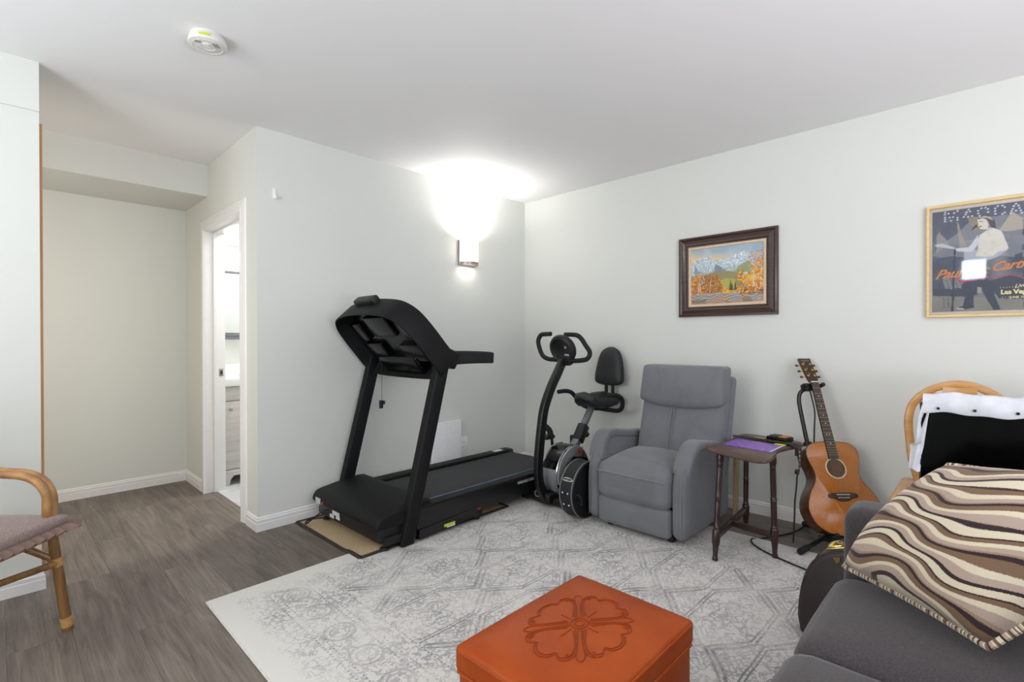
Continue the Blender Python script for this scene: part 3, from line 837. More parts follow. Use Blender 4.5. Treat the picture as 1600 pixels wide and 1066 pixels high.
MB().box((BX + 0.0885, HY + 0.041, HZ + 0.122), (BX + 0.0905, HY + 0.049, HZ + 0.154)).box((BX + 0.0885, HY + 0.034, HZ + 0.136), (BX + 0.0905, HY + 0.056, HZ + 0.143)).build('emblem_mark', M['red'], hous)
# seat tube
MB().tube([(BX, 2.83, 0.30), (BX, 2.93, 0.40)], 1.0, sec=rect(0.028, 0.022, 0.006), upv=(1, 0, 0)).build('frame_tube', M['grey_steel'], bk_)
MB().rbox((-0.036, -0.032, -0.07), (0.036, 0.032, 0.07), 0.01, 2).build('tube_sleeve', M['black'], bk_, X=axes((BX, 2.975, 0.445), (1, 0, 0), (0, 0.8, -0.6), (0, 0.6, 0.8)))
MB().tube([(BX, 2.99, 0.47), (BX, 3.13, 0.645)], 1.0, sec=rect(0.022, 0.018, 0.004), upv=(1, 0, 0)).build('seat_post', M['grey_steel'], bk_)
kb = MB().lathe([(0, 0), (0.02, 0), (0.023, 0.006), (0.023, 0.03), (0.018, 0.036), (0, 0.036)], 12, axes((BX, 3.025, 0.44), (1, 0, 0), (0, 0.6, 0.8), (0, 0.8, -0.6))).build('adjusting_knob', M['black'], bk_)
MB().rbox((BX - 0.07, 2.93, 0.36), (BX - 0.02, 2.99, 0.43), 0.01, 2).build('latch_block', M['black'], bk_)
# saddle
def sad(x, y, z):
    k = (y - 3.0) / 0.32
    w_ = 0.55 + 0.45 * min(1, max(0, k)) ** 0.7
    return (BX + (x - BX) * w_, y, z - 0.02 * math.sin(max(0, min(1, k)) * math.pi) + (0.012 if k < 0.12 else 0) - abs(x - BX) * 0.12)
MB().rbox((BX - 0.145, 2.99, 0.655), (BX + 0.145, 3.31, 0.735), 0.034, 8, (0, 0.02, 0.01), sad).build('saddle', M['vinyl'], bk_)
MB().tube([(BX, 3.13, 0.63), (BX, 3.17, 0.675)], 0.035, 12).build('saddle_clamp', M['black'], bk_)
# backrest
bx = axes((BX + 0.02, 3.335, 0.925), (1, 0, 0), Vector((0, 0.12, 0.99)).normalized(), Vector((0, -0.99, 0.12)).normalized())
bo = sm2([(-0.12, -0.11), (-0.105, 0.02), (-0.07, 0.115), (0, 0.148), (0.07, 0.115), (0.105, 0.02), (0.12, -0.11), (0.085, -0.142), (0, -0.148), (-0.085, -0.142)], 5)
br = MB()
br.loft([[(a * k, b * k, c_) for a, b in bo] for k, c_ in ((0.8, -0.03), (0.97, -0.028), (1.0, -0.015), (1.0, 0.01), (0.96, 0.026), (0.85, 0.034), (0.55, 0.039), (0.15, 0.04))])
bpad = br.build('backrest', M['vinyl'], bk_, X=bx)
MB().tube([(a * 1.0, b * 1.0, 0.0) for a, b in bo], 0.004, 6, closed=True).build('piping', M['rubber'], bpad, X=bx)
MB().box((BX - 0.03, 3.335, 0.66), (BX - 0.012, 3.36, 0.80)).box((BX + 0.03, 3.335, 0.66), (BX + 0.048, 3.36, 0.80)).build('backrest_bracket', M['black_satin'], bk_, bevel=0.003)
MB().box((BX - 0.04, 3.30, 0.655), (BX + 0.06, 3.37, 0.685)).build('bracket_plate', M['black_satin'], bk_, bevel=0.003)
# side grips
gl_ = sm([(-2.33, 2.93, 0.74), (-2.34, 3.03, 0.738), (-2.33, 3.09, 0.722), (-2.315, 3.14, 0.672), (-2.29, 3.185, 0.618), (-2.24, 3.21, 0.600), (BX, 3.22, 0.602)], 6)
MB().tube(gl_, 0.0165, 12).build('side_grip', M['rubber'], bk_)
gr_ = sm([(BX, 3.22, 0.602), (-2.06, 3.21, 0.600), (-1.985, 3.20, 0.604), (-1.945, 3.19, 0.630), (-1.935, 3.18, 0.68), (-1.94, 3.155, 0.712), (-1.955, 3.11, 0.728), (-1.98, 3.04, 0.73)], 6)
MB().tube(gr_, 0.0165, 12).build('side_grip', M['rubber'], bk_)
# pedals with strap
for s_, px, py, pz in ((-1, BX - 0.15, 2.76, 0.43), (1, BX + 0.14, 2.98, 0.20)):
    pd_ = MB().rbox((px - 0.05, py - 0.05, pz - 0.014), (px + 0.045, py + 0.05, pz + 0.014), 0.008, 1, X=None).build('pedal', M['black'], bk_)
    MB().tube(sm([(px - 0.045, py, pz), (px - 0.045, py - 0.01, pz + 0.055), (px, py - 0.02, pz + 0.08), (px + 0.04, py - 0.01, pz + 0.05), (px + 0.045, py, pz)], 5), 1.0, sec=rect(0.002, 0.022), upv=(0, 0, 1)).build('pedal_strap', M['rubber'], pd_)
    MB().tube([(px + s_ * -0.04, py, pz), (BX + s_ * 0.10, py, pz), (BX + s_ * 0.10, HY, HZ + 0.06)], 0.011, 8).build('crank_arm', M['black_satin'], bk_)

# ------------------------------------------------------------------ round case on its edge
rc = thing('round_case', 'round black hard case with studs and metal badge standing on edge beside recliner', 'case', (-1.87, 2.66, 0.012))
RX0, RX1, RY, RZ, RR = -1.915, -1.815, 2.585, 0.187, 0.175
rings = []
for x, k in ((RX0, 0.95), (RX0 + 0.008, 1.0), (RX1 - 0.008, 1.0), (RX1, 0.95), (RX1 - 0.002, 0.90), (RX1 - 0.010, 0.86), (RX1 - 0.010, 0.3)):
    rings.append([(x, RY + RR * k * math.cos(a), RZ + RR * k * math.sin(a)) for a in np.linspace(0, 2 * math.pi, 48, endpoint=False)])
body = MB().loft(rings).build('case_body', M['case_black'], rc)
for x in (RX0 + 0.006, RX1 - 0.005):
    MB().tube([(x, RY + (RR + 0.0015) * math.cos(a), RZ + (RR + 0.0015) * math.sin(a)) for a in np.linspace(0, 2 * math.pi, 48, endpoint=False)], 0.004, 6, closed=True).build('edge_trim', M['grey_steel'], body)
def rimpt(x, deg, lift=0.0):
    a = R(deg); return Vector((x, RY + (RR + lift) * math.cos(a), RZ + (RR + lift) * math.sin(a)))
for x, dg in ((-1.888, 178), (-1.848, 178), (-1.888, 203), (-1.848, 203)):
    p = rimpt(x, dg, 0.0); n_ = (p - Vector((x, RY, RZ))).normalized()
    MB().lathe([(0, 0), (0.0075, 0), (0.006, 0.004), (0.003, 0.006), (0, 0.0065)], 12, axes(p, (1, 0, 0), n_.cross(Vector((1, 0, 0))), n_)).build('stud', M['chrome'], rc)
bad = MB()
grd = [(-1.863 + 0.040 * math.cos(a), 151 + 4.5 * math.sin(a)) for a in np.linspace(0, 2 * math.pi, 22, endpoint=False)]
bad.loft([[rimpt(x, d_, 0.0005) for x, d_ in grd], [rimpt(x, d_, 0.004) for x, d_ in grd], [rimpt(-1.863 + (x + 1.863) * 0.75, 151 + (d_ - 151) * 0.75, 0.0055) for x, d_ in grd]])
badge = bad.build('badge', M['chrome'], rc, label='oval metal badge on the rim')
for q in np.linspace(-0.026, 0.026, 5):
    p = rimpt(-1.863 + q, 151, 0.006); MB().lathe([(0, 0), (0.005, 0), (0.003, 0.003), (0, 0.003)], 8, axes(p, (1, 0, 0), (0, 0.5, 0.86), (0, -0.86, 0.5))).build('badge_relief', M['mat_edge'], badge)
MB().tube(sm([(RX1 - 0.008, RY - 0.10, 0.13), (RX1 + 0.018, RY - 0.10, 0.12), (RX1 + 0.02, RY - 0.115, 0.17), (RX1 - 0.008, RY - 0.115, 0.18)], 5), 0.007, 8).build('handle', M['rubber'], rc)

# ------------------------------------------------------------------ recliner
rec = thing('recliner', 'grey suede recliner armchair with tall padded back against the right wall', 'recliner', (-1.475, 2.9, 0.012))
RL0, RL1 = -1.80, -1.165      # outer faces of the arms
SW = 0.085
def arm(x0, x1, outward):
    def f(x, y, z):
        k = min(1, max(0, (z - 0.30) / 0.27))
        fy = (2.90 - y) / 0.36
        if y < 2.90: y = 2.90 - 0.36 * fy + (0.13 * k ** 2.2) * max(0, fy)     # front edge swoops back
        if z > 0.45:
            z = z - 0.035 * max(0, (y - 2.75)) / 0.4 - 0.02
        return (x + outward * 0.018 * max(0, (z - 0.35) / 0.2), y, z)
    return MB().rbox((x0, 2.54, 0.04), (x1, 3.18, 0.560), 0.045, 7, (0.008, 0, 0.008), f)
def armpad(x0, x1, outward):
    rings = []
    # pad running over the arm top and rolling down its front
    path = [(3.10, 0.485), (2.90, 0.512), (2.76, 0.535), (2.69, 0.532), (2.645, 0.50), (2.61, 0.45), (2.592, 0.395)]
    path = [(p[1], p[2]) for p in sm([(0, a, b) for a, b in path], 5)]
    n = len(path)
    for i, (yy, zz) in enumerate(path):
        a = path[max(i - 1, 0)]; b = path[min(i + 1, n - 1)]
        d = Vector((0, b[0] - a[0], b[1] - a[1])).normalized(); nn = Vector((0, -d.z, d.y)) * -1
        if nn.z < -0.3: nn = -nn
        xo = outward * 0.018 * max(0, (zz - 0.35) / 0.2)
        th = 0.024 * (1 if 1 < i < n - 2 else 0.75)
        ring = []
        for q in rect((x1 - x0) / 2, th, 0.016):
            ring.append(((x0 + x1) / 2 + xo + q[0], yy + nn.y * q[1], zz + nn.z * q[1]))
        rings.append(ring)
    return MB().loft(rings)
for x0, x1, o_ in ((RL0, RL0 + SW, -1), (RL1 - SW, RL1, 1)):
    a_ = arm(x0, x1, o_).build('arm', M['suede'], rec)
    armpad(x0 - 0.004 if o_ < 0 else x0 - 0.012, x1 + 0.012 if o_ < 0 else x1 + 0.004, o_).build('arm_pad', M['suede'], rec, bevel=0.006)
    xs_ = x0 + 0.022 if o_ < 0 else x1 - 0.022
    MB().tube(sm([(xs_, 2.538, 0.06), (xs_, 2.536, 0.2), (xs_, 2.540, 0.33), (xs_, 2.565, 0.42), (xs_, 2.60, 0.47)], 5), 0.0022, 6).build('seam_piping', M['suede_seam'], a_)
IX0, IX1 = RL0 + SW + 0.002, RL1 - SW - 0.002
def seatf(x, y, z):
    if z > 0.36: z += 0.030 * math.sin(min(1, max(0, (y - 2.5) / 0.45)) * math.pi / 2) - 0.01
    return (x, y, z)
scu = MB().rbox((IX0, 2.515, 0.19), (IX1, 3.02, 0.405), 0.045, 9, (0, 0.018, 0.030), seatf).build('seat_cushion', M['suede'], rec)
MB().tube([(x, 2.507 - 0.016 * math.sin((x - IX0) / (IX1 - IX0) * math.pi), 0.352 + 0.004 * math.sin((x - IX0) / (IX1 - IX0) * math.pi)) for x in np.linspace(IX0 + 0.01, IX1 - 0.01, 20)], 0.0035, 6).build('seam_piping', M['suede_seam'], scu)
MB().rbox((IX0, 2.530, 0.035), (IX1, 2.60, 0.195), 0.025, 6, (0, 0.014, 0)).build('footrest_panel', M['suede'], rec)
MB().box((IX0 + 0.02, 2.58, 0.05), (IX1 - 0.02, 3.15, 0.2)).build('seat_base', M['rubber'], rec)
def backf(dy=0.0):
    def f(x, y, z):
        y2 = y + 0.27 * (z - 0.40) - 0.05 * max(0, z - 0.75) + dy
        return (x, y2, z)
    return f
bl = MB().rbox((IX0 + 0.02, 2.935, 0.36), (-1.140, 3.06, 0.775), 0.05, 8, (0, 0.025, 0), backf()).build('backrest', M['suede'], rec)
for xx in (-1.455, -1.438):
    MB().tube(sm([(xx, 2.905 + 0.27 * (z - 0.40) - 0.05 * max(0, z - 0.75), z) for z in (0.43, 0.52, 0.6, 0.68, 0.73)], 4), 0.002, 6).build('seam', M['suede_seam'], bl)
def headf(x, y, z):
    sag = 0.045 * (1 - ((x + 1.415) / 0.28) ** 2) if z < 0.80 else 0
    x2 = -1.41 + (x + 1.41) * (1.0 - 0.02 * max(0, (z - 0.8) / 0.15))
    return (x2, y + 0.27 * (z - 0.40) - 0.06 * max(0, z - 0.75) - 0.012, z - sag * (0.9 if y < 2.97 else 0.0))
MB().rbox((IX0 + 0.02, 2.905, 0.735), (-1.142, 3.045, 0.965), 0.024, 9, (0, 0.040, 0.0), headf).build('head_cushion', M['suede'], rec)
MB().rbox((IX0 + 0.02, 3.02, 0.30), (-1.128, 3.09, 0.90), 0.03, 5, (0, 0.0, 0), backf()).build('back_shell', M['suede'], rec)
MB().rbox((RL0 + 0.03, 3.10, 0.06), (RL1 - 0.005, 3.19, 0.44), 0.03, 3).build('rear_panel', M['suede'], rec)
for x in (-1.66, -1.27):
    for y in (2.60, 3.12):
        MB().lathe([(0, 0.0), (0.02, 0), (0.022, 0.03), (0, 0.042)], 12, Matrix.Translation((x, y, 0.0125))).build('foot', M['black'], rec)
ws = MB().prism([(3.205, 0.0), (3.245, 0.0), (3.275, 0.40), (3.235, 0.46), (3.21, 0.40)], -1.158, -1.140, 0).build('wooden_strip', M['pale_strip'], bevel=0.002)
tag(ws, 'narrow pale wooden strip standing behind the recliner, seen under the table', 'wood strip')

# ------------------------------------------------------------------ three-legged side table
tb = thing('side_table', 'small dark turned-leg side table between the recliner and the guitar', 'table', (-0.92, 2.8, 0))
TZ = 0.562
top_pts = [(-1.075, 2.70), (-1.085, 2.63), (-1.04, 2.585), (-0.93, 2.545), (-0.83, 2.515), (-0.775, 2.520), (-0.755, 2.57), (-0.762, 2.68), (-0.785, 2.80), (-0.765, 2.93), (-0.735, 3.04), (-0.745, 3.10), (-0.80, 3.13), (-0.93, 3.15), (-1.04, 3.165), (-1.075, 3.12), (-1.072, 3.0), (-1.065, 2.85)]
tp = sm2(top_pts, 3)
cxy = (-0.915, 2.84)
MB().loft([[(cxy[0] + (a - cxy[0]) * k, cxy[1] + (b - cxy[1]) * k, z) for a, b in tp] for k, z in ((0.97, TZ - 0.022), (1.0, TZ - 0.016), (1.0, TZ - 0.006), (0.975, TZ))]).build('tabletop', M['mahog_top'], tb, angle=50)
def turned(p0, p1):
    d = Vector(p1) - Vector(p0); L = d.length; ez = d.normalized(); ex = ez.orthogonal().normalized()
    pr = [(0.0, 0), (0.0115, 0), (0.0135, 0.006), (0.0115, 0.016), (0.0105, 0.025), (0.0135, 0.07), (0.0165, 0.085), (0.0175, 0.09), (0.0175, 0.145), (0.0160, 0.150), (0.0125, 0.155), (0.0145, 0.160), (0.0120, 0.166), (0.0125, 0.20), (0.0130, 0.285), (0.0118, 0.294), (0.0142, 0.299), (0.0120, 0.304), (0.0142, 0.309), (0.0120, 0.315), (0.0130, 0.35), (0.0125, 0.455), (0.0118, 0.470), (0.0140, 0.476), (0.0120, 0.482), (0.0155, 0.497), (0.0165, 0.512), (0.0150, 0.522), (0.0150, 0.54), (0, 0.54)]
    return MB().lathe([(r_ * 1.12, z / 0.54 * L) for r_, z in pr], 18, axes(p0, ex, ez.cross(ex), ez))
A_, B_, D_ = (-1.000, 2.525, 0.012), (-0.790, 2.770, 0.012), (-1.040, 3.085, 0.0)
for p0, p1 in ((A_, (-1.015, 2.635, TZ - 0.021)), (B_, (-0.800, 2.765, TZ - 0.021)), (D_, (-1.035, 3.08, TZ - 0.021))):
    turned(p0, p1).build('leg', M['mahog'], tb)
zs_ = 0.125
a1, d1_, b1 = Vector((-1.003, 2.55, zs_)), Vector((-1.040, 3.085, zs_)), Vector((-0.792, 2.77, zs_))
mid = a1.lerp(d1_, 0.47)
MB().tube([a1, d1_], 1.0, sec=rect(0.016, 0.011, 0.003), upv=(0, 0, 1)).build('stretcher', M['mahog'], tb)
MB().tube([mid, b1], 1.0, sec=rect(0.016, 0.011, 0.003), upv=(0, 0, 1)).build('stretcher', M['mahog'], tb)
# ------------------------------------------------------------------ things on the table
TT = TZ + 0.0005
pur = MB().prism([(-1.035, 2.735), (-1.04, 2.945), (-0.785, 2.90), (-0.79, 2.705)], TT, TT + 0.004).build('booklet', M['purple'], bevel=0.001)
tag(pur, 'purple printed booklet lying on the side table', 'booklet')
MB().prism([(-0.797, 2.708), (-0.789, 2.707), (-0.784, 2.90), (-0.792, 2.901)], TT + 0.004, TT + 0.0048).build('white_edge', M['white_label'], pur)
dv = thing('tuner', 'small black device with an orange panel near the back of the side table', 'gadget', (-0.85, 3.05, TT))
MB().rbox((-0.055, -0.045, 0.0), (0.055, 0.045, 0.026), 0.007, 2).build('body', M['gloss_black'], dv, X=axes((-0.845, 3.05, TT), (0.97, -0.24, 0), (0.24, 0.97, 0.0), (0, 0, 1)))
MB().rbox((-0.045, -0.030, 0.024), (0.0, 0.030, 0.031), 0.003, 1).build('display', M['dark_grey'], dv, X=axes((-0.845, 3.05, TT), (0.97, -0.24, 0), (0.24, 0.97, 0.0), (0, 0, 1)))
MB().rbox((0.006, -0.030, 0.024), (0.048, 0.030, 0.030), 0.003, 1).build('panel', M['orange'], dv, X=axes((-0.845, 3.05, TT), (0.97, -0.24, 0), (0.24, 0.97, 0.0), (0, 0, 1)))
strp = thing('guitar_strap', 'long dark guitar strap laid across the table and hanging off its right edge', 'strap', (-0.85, 2.98, TT))
sp0 = sm([(-1.075, 2.97, TT + 0.008), (-1.03, 2.985, TT + 0.009), (-0.95, 2.99, TT + 0.007), (-0.87, 2.985, TT + 0.007), (-0.80, 2.975, TT + 0.007), (-0.752, 2.965, TT + 0.006), (-0.731, 2.957, TT - 0.012), (-0.728, 2.95, TT - 0.05)], 6)
MB().tube(sp0, 1.0, sec=rect(0.0015, 0.026), upv=(0, 0.02, 1)).build('webbing', M['strap'], strp)
sp1 = sm([(-0.728, 2.953, 0.555), (-0.722, 2.95, 0.50), (-0.722, 2.95, 0.45), (-0.733, 2.95, 0.405)], 5)
MB().tube(sp1, 1.0, sec=rect(0.002, 0.013), upv=(1, 0, 0)).build('leather_end', M['strap_leather'], strp)
for k in range(5):
    MB().box((-0.7205, 2.942, 0.535 - k * 0.022), (-0.7185, 2.948, 0.541 - k * 0.022)).build('strap_hole', M['bone'], strp)
sp2 = sm([(-0.733, 2.95, 0.41), (-0.738, 2.95, 0.33), (-0.744, 2.95, 0.27), (-0.746, 2.95, 0.18), (-0.752, 2.95, 0.045)], 5)
MB().tube(sp2, 1.0, sec=rect(0.0018, 0.010), upv=(1, 0, 0)).build('hanging_tail', M['strap'], strp)
MB().rbox((-0.744, 2.941, 0.415), (-0.724, 2.959, 0.440), 0.004, 1).build('buckle', M['black'], strp)
for (x, y, nm) in ((-0.955, 3.045, 'yellow paper tag on the table behind the guitar strap'), (-0.812, 2.935, 'yellow paper tag on the table in front of the strap beside the booklet')):
    o = MB().rbox((x - 0.028, y - 0.012, TT), (x + 0.028, y + 0.012, TT + 0.0035), 0.0015, 1).build('paper_tag', M['yellow']); tag(o, nm, 'paper tag')

# ------------------------------------------------------------------ guitar
gt = thing('acoustic_guitar', 'honey coloured acoustic guitar leaning back in a black stand by the right wall', 'guitar', (-0.504, 3.053, 0.02))
ga, gb, GS = R(44), R(23), 0.96
gu = Vector((math.cos(ga), math.sin(ga), 0)); gn0 = Vector((math.sin(ga), -math.cos(ga), 0))
gv = Vector((0, 0, 1)) * math.cos(gb) - gn0 * math.sin(gb); gn = gu.cross(gv)
if gn.dot(gn0) < 0: gn = -gn
GX = axes((-0.504, 3.053, 0.1204), gu * GS, gv * GS, gn * GS)
half = [(0.0, 0.0), (0.06, 0.003), (0.125, 0.02), (0.175, 0.06), (0.198, 0.115), (0.196, 0.165), (0.172, 0.222), (0.140, 0.268), (0.124, 0.305), (0.126, 0.345), (0.140, 0.390), (0.147, 0.430), (0.138, 0.468), (0.105, 0.493), (0.055, 0.502), (0.0, 0.503)]
hp = [(p[0], p[1]) for p in sm([(a, b, 0) for a, b in half], 4)]
gout = hp + [(-a, b) for a, b in reversed(hp[1:-1])]
def gof(k, c_): return [(a * k, (b - 0.25) * k + 0.25, c_) for a, b in gout]
MB().loft([gof(0.985, -0.104), gof(1.0, -0.098), gof(1.0, -0.004)], True).build('body_sides', M['rosewood'], gt, X=GX, angle=50)
def top_ring(c_, k):
    return gof(k, c_)
MB().loft([gof(1.003, -0.005), gof(1.003, 0.0), gof(0.990, 0.002)]).build('soundboard', M['spruce'], gt, X=GX, angle=50)
MB().tube([(a * 1.002, (b - 0.25) * 1.002 + 0.25, -0.001) for a, b in gout], 0.0024, 6, closed=True).build('binding', M['ebony'], gt, X=GX)
HC_ = 0.355
sh = MB().lathe([(0, 0.0022), (0.049, 0.0022), (0.049, 0.0026), (0, 0.0026)], 32, Matrix.Translation((0, HC_, 0))).build('sound_hole', M['hole'], gt, X=GX)
MB().tube([(0.0545 * math.cos(a), HC_ + 0.0545 * math.sin(a), 0.0025) for a in np.linspace(0, 2 * math.pi, 40, endpoint=False)], 1.0, sec=rect(0.0008, 0.0038), closed=True, upv=(0, 0, 1)).build('rosette', M['abalone'], gt, X=GX)
MB().tube([(0.049 * math.cos(a), HC_ + 0.049 * math.sin(a), 0.0022) for a in np.linspace(0, 2 * math.pi, 40, endpoint=False)], 0.0016, 6, closed=True).build('hole_edge', M['ebony'], gt, X=GX)
NUT, SAD = 0.862, 0.212
def nw(v_): return 0.0285 + (0.0225 - 0.0285) * (v_ - 0.40) / (NUT - 0.40)
MB().loft([[(-nw(v_) , v_, 0.0065), (nw(v_), v_, 0.0065), (nw(v_), v_, 0.0005), (nw(v_) * 0.75, v_, -0.013), (0, v_, -0.019), (-nw(v_) * 0.75, v_, -0.013), (-nw(v_), v_, 0.0005)] for v_ in (0.495, 0.60, 0.75, NUT)]).build('neck', M['rosewood'], gt, X=GX)
MB().loft([[(-nw(v_), v_, 0.002), (nw(v_), v_, 0.002), (nw(v_), v_, 0.0095), (-nw(v_), v_, 0.0095)] for v_ in (0.405, NUT)]).build('fretboard', M['ebony'], gt, X=GX)
sl = NUT - SAD
for k in range(1, 20):
    v_ = NUT - sl * (1 - 2 ** (-k / 12))
    if v_ < 0.41: break
    MB().box((-nw(v_), v_ - 0.0011, 0.009), (nw(v_), v_ + 0.0008, 0.0102)).build('fret', M['fretwire'], gt, X=GX)
for k in (3, 5, 7, 9, 12, 15):
    v0, v1 = (NUT - sl * (1 - 2 ** (-q / 12)) for q in (k - 1, k)); vm_ = (v0 + v1) / 2
    for dx in ((-0.008, 0.008) if k == 12 else (0,)):
        MB().prism([(dx - 0.004, vm_), (dx, vm_ - 0.004), (dx + 0.004, vm_), (dx, vm_ + 0.004)], 0.0094, 0.0099).build('fret_marker', M['bone'], gt, X=GX)
MB().box((-0.0225, NUT - 0.001, 0.002), (0.0225, NUT + 0.005, 0.0125)).build('nut', M['bone'], gt, X=GX, bevel=0.001)
HT = axes((0, NUT + 0.004, 0.0), (1, 0, 0), Vector((0, 0.965, -0.26)).normalized(), Vector((0, 0.26, 0.965)).normalized())
hd = MB().prism([(-0.024, 0.0), (0.024, 0.0), (0.031, 0.022), (0.037, 0.172), (-0.037, 0.172), (-0.031, 0.022)], -0.012, 0.002).build('headstock', M['rosewood'], gt, X=GX @ HT, bevel=0.0012)
MB().prism([(-0.0235, 0.002), (0.0235, 0.002), (0.0305, 0.023), (0.0365, 0.1715), (-0.0365, 0.1715), (-0.0305, 0.023)], 0.002, 0.0035).build('headstock_veneer', M['ebony'], hd, X=GX @ HT)
MB().box((-0.024, 0.150, 0.0034), (0.024, 0.160, 0.0038)).build('headstock_inlay', M['faint_inlay'], hd, X=GX @ HT)
for s_ in (-1, 1):
    for k in range(3):
        b_ = 0.045 + k * 0.042
        q = 0.0195 + k * 0.0015
        pg = MB().lathe([(0, 0.0035), (0.0075, 0.0035), (0.0075, 0.0055), (0.0045, 0.007), (0.0032, 0.016), (0.004, 0.018), (0, 0.018)], 12, Matrix.Translation((s_ * q, b_, 0))).build('tuner_post', M['gold'], gt, X=GX @ HT)
        kb_ = MB().tube([(s_ * 0.033, b_, -0.014), (s_ * 0.046, b_, -0.014)], 0.0022, 6)
        kb_.build('tuner_shaft', M['gold'], gt, X=GX @ HT)
        MB().rbox((s_ * 0.053 - 0.0085, b_ - 0.0075, -0.0185), (s_ * 0.053 + 0.0085, b_ + 0.0075, -0.0095), 0.004, 1).build('tuner_button', M['peg'], gt, X=GX @ HT)
bo_ = sm2([(-0.078, 0.196), (-0.078, 0.216), (-0.04, 0.222), (0, 0.223), (0.04, 0.222), (0.078, 0.216), (0.078, 0.196), (0.045, 0.19), (0.025, 0.178), (-0.025, 0.178), (-0.045, 0.19)], 2)
MB().loft([[(a, b, 0.001) for a, b in bo_], [(a, b, 0.007) for a, b in bo_], [(a * 0.97, (b - 0.2) * 0.9 + 0.2, 0.009) for a, b in bo_]]).build('bridge', M['ebony'], gt, X=GX)
MB().box((-0.036, SAD - 0.0015, 0.008), (0.036, SAD + 0.0015, 0.0125)).build('saddle', M['bone'], gt, X=GX)
for k in range(6):
    x0, x1 = (k - 2.5) * 0.0072, (k - 2.5) * 0.0108
    MB().lathe([(0, 0.008), (0.0024, 0.008), (0.0026, 0.012), (0, 0.013)], 8, Matrix.Translation((x1, SAD - 0.017, 0))).build('bridge_pin', M['bone'], gt, X=GX)
    MB().tube([(x0, NUT, 0.0130), (x1, SAD, 0.0135), (x1, SAD - 0.016, 0.009)], 0.0005, 5).build('string', M['string'], gt, X=GX)
MB().lathe([(0, 0), (0.012, 0), (0.014, 0.004), (0.006, 0.012), (0, 0.013)], 12, axes((0.06, 0.495, -0.055), (1, 0, 0), (0, 0, 1), (0, 1, 0))).build('strap_pin', M['rosewood'], gt, X=GX)

# ------------------------------------------------------------------ guitar stand
gs = thing('guitar_stand', 'black tripod guitar stand with neck yoke holding the acoustic guitar', 'stand', (-0.73, 3.17, 0.01))
def gp(a, b, c_): return GX @ Vector((a, b, c_))
yk = gp(0, NUT - 0.02, -0.030)
mast = sm([gp(-0.015, -0.02, -0.16), gp(-0.030, 0.25, -0.150), gp(-0.050, 0.50, -0.128), gp(-0.066, 0.70, -0.094), gp(-0.068, 0.78, -0.080), gp(-0.055, 0.822, -0.064), gp(-0.025, 0.838, -0.040)], 6)
MB().tube(mast, 0.0115, 12).build('mast', M['black_satin'], gs)
MB().rbox((-0.04, 0.495, -0.148), (-0.0, 0.530, -0.108) if False else (0.0, 0.53, -0.108), 0.008, 1).build('height_clamp', M['black'], gs, X=GX @ Matrix.Translation((-0.03, 0, 0)))
MB().rbox((-0.055, 0.822, -0.066), (0.012, 0.868, -0.022), 0.012, 2).build('yoke_block', M['black'], gs, X=GX)
MB().tube([gp(-0.052, 0.842, -0.03), gp(-0.050, 0.846, 0.004)], 0.011, 10).tube([gp(-0.02, 0.842, -0.035), gp(0.045, 0.846, -0.03), gp(0.052, 0.85, 0.004)], 0.0115, 10).build('yoke', M['rubber'], gs)
MB().tube(sm([gp(-0.01, 0.83, -0.045), gp(-0.014, 0.70, -0.04), gp(-0.022, 0.60, -0.07), gp(-0.026, 0.50, -0.11)], 6), 0.004, 6).build('retaining_cord', M['cable'], gs)
hub = gp(-0.015, 0.02, -0.155)
MB().rbox((-0.035, -0.03, -0.19), (0.01, 0.06, -0.115), 0.012, 2).build('hub', M['black'], gs, X=GX)
for foot, nm in (((-0.705, 2.885, 0.030), 0), ((-0.80, 3.375, 0.020), 0), ((-0.48, 3.385, 0.020), 0)):
    f_ = Vector(foot)
    leg = MB().tube([hub, hub.lerp(f_, 0.5), f_.lerp(hub, 0.12)], 0.0125, 10).build('leg', M['black_satin'], gs)
    MB().tube([f_.lerp(hub, 0.22), f_], 0.0165, 10).build('rubber_foot', M['rubber'], leg)
MB().tube([gp(-0.09, 0.0, -0.14), gp(0.09, 0.0, -0.14)], 0.009, 10).build('cradle_bar', M['black_satin'], gs)
for s_ in (-1, 1):
    MB().tube(sm([gp(s_ * 0.09, 0.0, -0.15), gp(s_ * 0.09, -0.022, -0.08), gp(s_ * 0.09, -0.014, 0.004), gp(s_ * 0.09, 0.012, 0.018)], 5), 0.009, 10).build('cradle_arm', M['rubber'], gs)

# floor cable
cbl = MB().tube(sm([(-0.80, 3.37, 0.006), (-0.83, 3.20, 0.005), (-0.93, 2.99, 0.006), (-0.955, 2.93, 0.016), (-0.925, 2.86, 0.0165), (-0.84, 2.795, 0.0165), (-0.72, 2.745, 0.0165), (-0.60, 2.70, 0.0165), (-0.50, 2.60, 0.0165)], 8), 0.0042, 8).build('floor_cable', M['cable'])
tag(cbl, 'thin black cable looping over the rug edge under the side table', 'cable')

